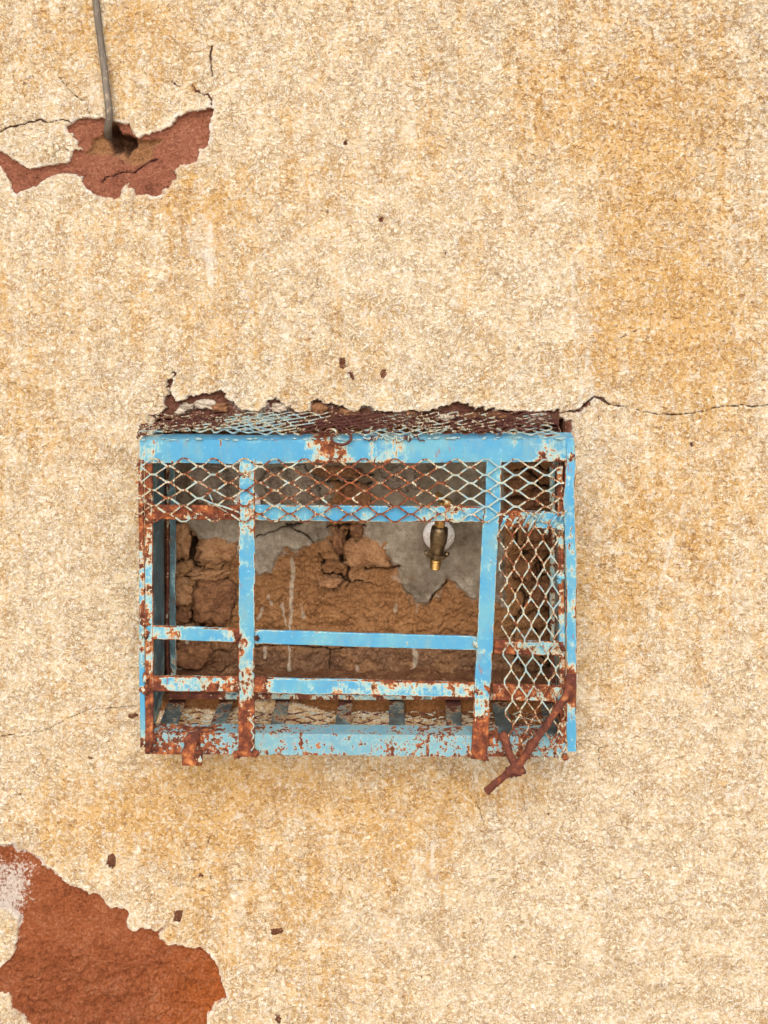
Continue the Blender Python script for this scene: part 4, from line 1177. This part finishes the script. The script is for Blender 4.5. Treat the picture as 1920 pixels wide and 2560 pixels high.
# frayed mesh ends at left and right of the roof
mb = MB()
for i in range(14):
    s = rng.random(); y = FY + .095 * s
    x = 349 + 28 * s
    py = 1092 - 50 * s
    mb.tube([P(x + 14, py, y), P(x + 2, py - 5 + rng.uniform(-5, 5), y), P(x - 8 + rng.uniform(-4, 4), py + rng.uniform(-9, 4), y), P(x - 5, py + rng.uniform(0, 12), y)], .0010, .5, 5, .003, .0003, i)
mb.build('frayed_strand', M['wire_top'], cage, True, 'frayed wire ends at the left of the roof', 'stuff')

def bead(x, y, r, rust, seed, mat='paint', name='weld_bead'):
    mb = MB(); mb.blob(P(x, y, FY - .0030), (r * KF * .85, .0028, r * KF * 1.0), rust + .22, seed, .9, 3)
    mb.build(name, M[mat], cage, True)
for i, (x, y, r, ru) in enumerate([(364, 1556, 12, .25), (362, 1584, 11, .3), (366, 1694, 10, .35), (364, 1722, 11, .5), (594, 1592, 8, .35), (592, 1718, 8, .4),
        (642, 1596, 6, .5), (1190, 1612, 7, .15), (1192, 1726, 7, .3), (1402, 1440, 9, .05), (1398, 1452, 6, .05), (1402, 1322, 10, .2), (374, 1866, 12, .6), (384, 1848, 9, .3),
        (594, 1886, 10, .5), (638, 1884, 9, .6), (1182, 1886, 9, .3), (1212, 1893, 9, .8), (1414, 1893, 7, .7), (1404, 1618, 8, .6), (1366, 1330, 5, .1), (348, 1162, 6, .6), (1428, 1142, 10, .3)]):
    bead(x, y, r, ru, 80 + i)
# zigzag bead of yellowish filler down the lower left upright
mb = MB()
zz = [P(628 + (7 if i % 2 else 0), 1652 + i * 12.5, FY - .0045) for i in range(19) if i not in (8, 9, 10)]
for q in (zz[:8], zz[8:]):
    mb = MB(); mb.tube(q, .0012, .40, 6, .003, .0004, 3)
    mb.build('cut_mesh_edge', M['wire'], cage, True)

# --- hinge tab under the bottom rail
tab = []
mb = MB()
mb.sweep([P(482, 1832, FY - .005), P(478, 1858, FY - .007), P(472, 1884, FY - .006)], X, Y, rect(34 * KF, .007, .002), [(0, .9), (1, 1.0)], .004, .0012, 4, taper=[(0, .7), (.3, 1.05), (.6, .85), (1, 1.1)])
mb.sweep([P(481, 1878, FY - .006), P(481, 1911, FY - .006)], X, Y, rect(50 * KF, .006, .0012), [(0, .75), (1, .68)], .004, .0007, 5)
mb.blob(P(494, 1900, FY - .010), (.006, .004, .006), .55, 3, .4, 2)
mb.build('hinge_tab', M['paint'], cage, False, 'rusted hinge tab hanging below the bottom rail')

# --- rusty latch rod
mb = MB()
ry_ = FY - .012
mb.tube([P(1424, 1712, ry_ + .004), P(1416, 1736, ry_), P(1390, 1778, ry_ - .004), P(1340, 1850, ry_ - .009), P(1298, 1910, ry_ - .010), P(1276, 1928, ry_ - .009), P(1248, 1950, ry_ - .006), P(1216, 1979, ry_ - .004)],
        [(0, .0058), (.12, .0052), (.3, .0047), (.62, .0054), (.72, .0072), (.78, .0046), (1, .0052)], .1, 14, .002, .0016, 2)
mb.tube([P(1256, 1838, FY - .002), P(1266, 1858, ry_), P(1274, 1886, ry_ - .004), P(1288, 1912, ry_ - .009), P(1296, 1930, ry_ - .006)], [(0, .0080), (.3, .0054), (1, .0060)], .3, 10, .003, .0012, 7)
mb.blob(P(1288, 1924, ry_ - .009), (.012, .009, .009), .3, 4, .5, 3)
mb.build('latch_rod', M['rust'], cage, True, 'rust brown forked rod hanging across the lower right corner')
mb = MB()
mb.sweep([P(1428, 1686, FY - .003), P(1427, 1756, FY - .003)], X, Y, rect(27 * KF, .004), .3, .004, .0014, 6, taper=[(0, .85), (.2, 1.05), (.8, 1), (1, .5)])
mb.lathe(P(1418, 1716, FY - .003), (0, -1, 0), [(0, .0075), (.004, .0075), (.006, .006)], 14)
mb.build('latch_plate', M['rust'], cage)

# ================================================================== TAP
def escutcheon(parent, c, r):
    mb = MB(); mb.lathe(c, (0, -1, 0), [(-.03, r * .6), (0, r), (.002, r), (.004, r * .95), (.007, r * .74), (.012, r * .45), (.012, r * .3)], 48)
    return mb.build('wall_flange', M['chrome'], parent, True)
tc = P(1097, 1337, BY - .034)
tap = empty('water_tap', tc)
tag(tap, 'brass hose tap with a round chrome wall flange, inside the cage on the right', 'tap')
escutcheon(tap, tc, 39 * S * 1.045)
ty = BY - .066
k7 = lambda a, b, y=ty: P(400 + .5124 * a, 1150 + .5124 * b, y)
mb = MB()
mb.lathe(tc + Vector((0, -.010, 0)), (0, -1, 0), [(0, .0095), (.008, .0095), (.008, .0115), (.016, .0115), (.017, .010), (.024, .008)], 24, hexa=False)
mb.build('inlet_pipe', M['brass'], tap, True)
top_, bot_ = k7(1366, 322), k7(1350, 452)
ax = (bot_ - top_); L_ = ax.length
mb = MB()
mb.lathe(top_, ax, [(0, .0075), (.002, .0125), (.006, .0132), (.012, .0136), (.020, .0132), (.030, .0112), (.040, .0105), (.050, .0095), (L_, .0095)], 30)
mb.build('tap_body', M['bronze'], tap, True)
mb = MB()
mb.lathe(k7(1366, 300), ax, [(0, .0085), (.009, .0085), (.009, .0100), (.013, .0100)], 24, hexa=True)
mb.lathe(k7(1377, 205), (k7(1366, 305) - k7(1377, 205)), [(0, .0055), (.030, .0060), (.036, .0075)], 16)
mb.build('bonnet', M['brass'], tap, False)
mb = MB()
hc = k7(1385, 190)
mb.tube([hc + Vector((-.010, .012, .004)), hc, hc + Vector((.004, -.022, 0))], .0042, 0, 12, .003, .0001, 1)
mb.lathe(hc + Vector((.004, -.018, 0)), (0.15, -1, 0), [(0, .0050), (.002, .0075), (.008, .0078), (.011, .0060)], 20)
mb.build('handle', M['brass'], tap, True)
mb = MB()
c0 = k7(1351, 446)
mb.lathe(c0, ax, [(0, .0125), (.0015, .0160), (.0075, .0160), (.009, .0125)], 24, hexa=True)
mb.blob(k7(1303, 452), (.0045, .005, .0040), 0, 1, .2, 2); mb.blob(k7(1399, 459), (.0045, .005, .0040), 0, 2, .2, 2)
mb.build('collar_nut', M['bronze'], tap, False)
mb = MB()
c1 = k7(1349, 466); a2 = k7(1342, 532) - c1; n2 = a2.length
pr = [(0, .0092)]
for i in range(5):
    s = n2 * (.12 + i * .17); pr += [(s, .0094 - i * .0003), (s + .0004, .0080 - i * .0003), (s + n2 * .13, .0091 - i * .0003)]
pr += [(n2, .0070)]
mb.lathe(c1, a2, pr, 26)
mb.build('hose_nozzle', M['brass'], tap, False)

fc = P(619, 1258, BY - .026)
st = empty('capped_pipe', fc)
tag(st, 'short capped pipe with a round chrome wall flange, almost hidden behind the left upright', 'pipe')
escutcheon(st, fc, 33 * S * 1.045)
mb = MB(); mb.lathe(fc + Vector((0, -.011, 0)), (0, -1, 0), [(0, .008), (.02, .008), (.02, .0105), (.032, .0105), (.034, .008)], 20, hexa=False)
mb.build('pipe_cap', M['bronze'], st, True)

# ================================================================== crumbs of plaster lying on the roof mesh
for (x, y, a, b, yy, lb) in [(1112, 1043, 20, 7, -.020, 'white crumb of plaster lying mid roof on the cage mesh'),
                             (1340, 1048, 26, 6, -.022, 'long white crumb of plaster on the cage mesh near its right end'),
                             (452, 1028, 12, 7, -.016, 'white crumb of plaster on the cage mesh near its left end')]:
    mb = MB(); mb.blob(P(x, y, yy), (a * S, .008, b * S), 0, x, .6, 3)
    tag(mb.build('plaster_crumb', M['lime'], None, True), lb, 'plaster crumb', 'plaster crumbs on the cage roof')
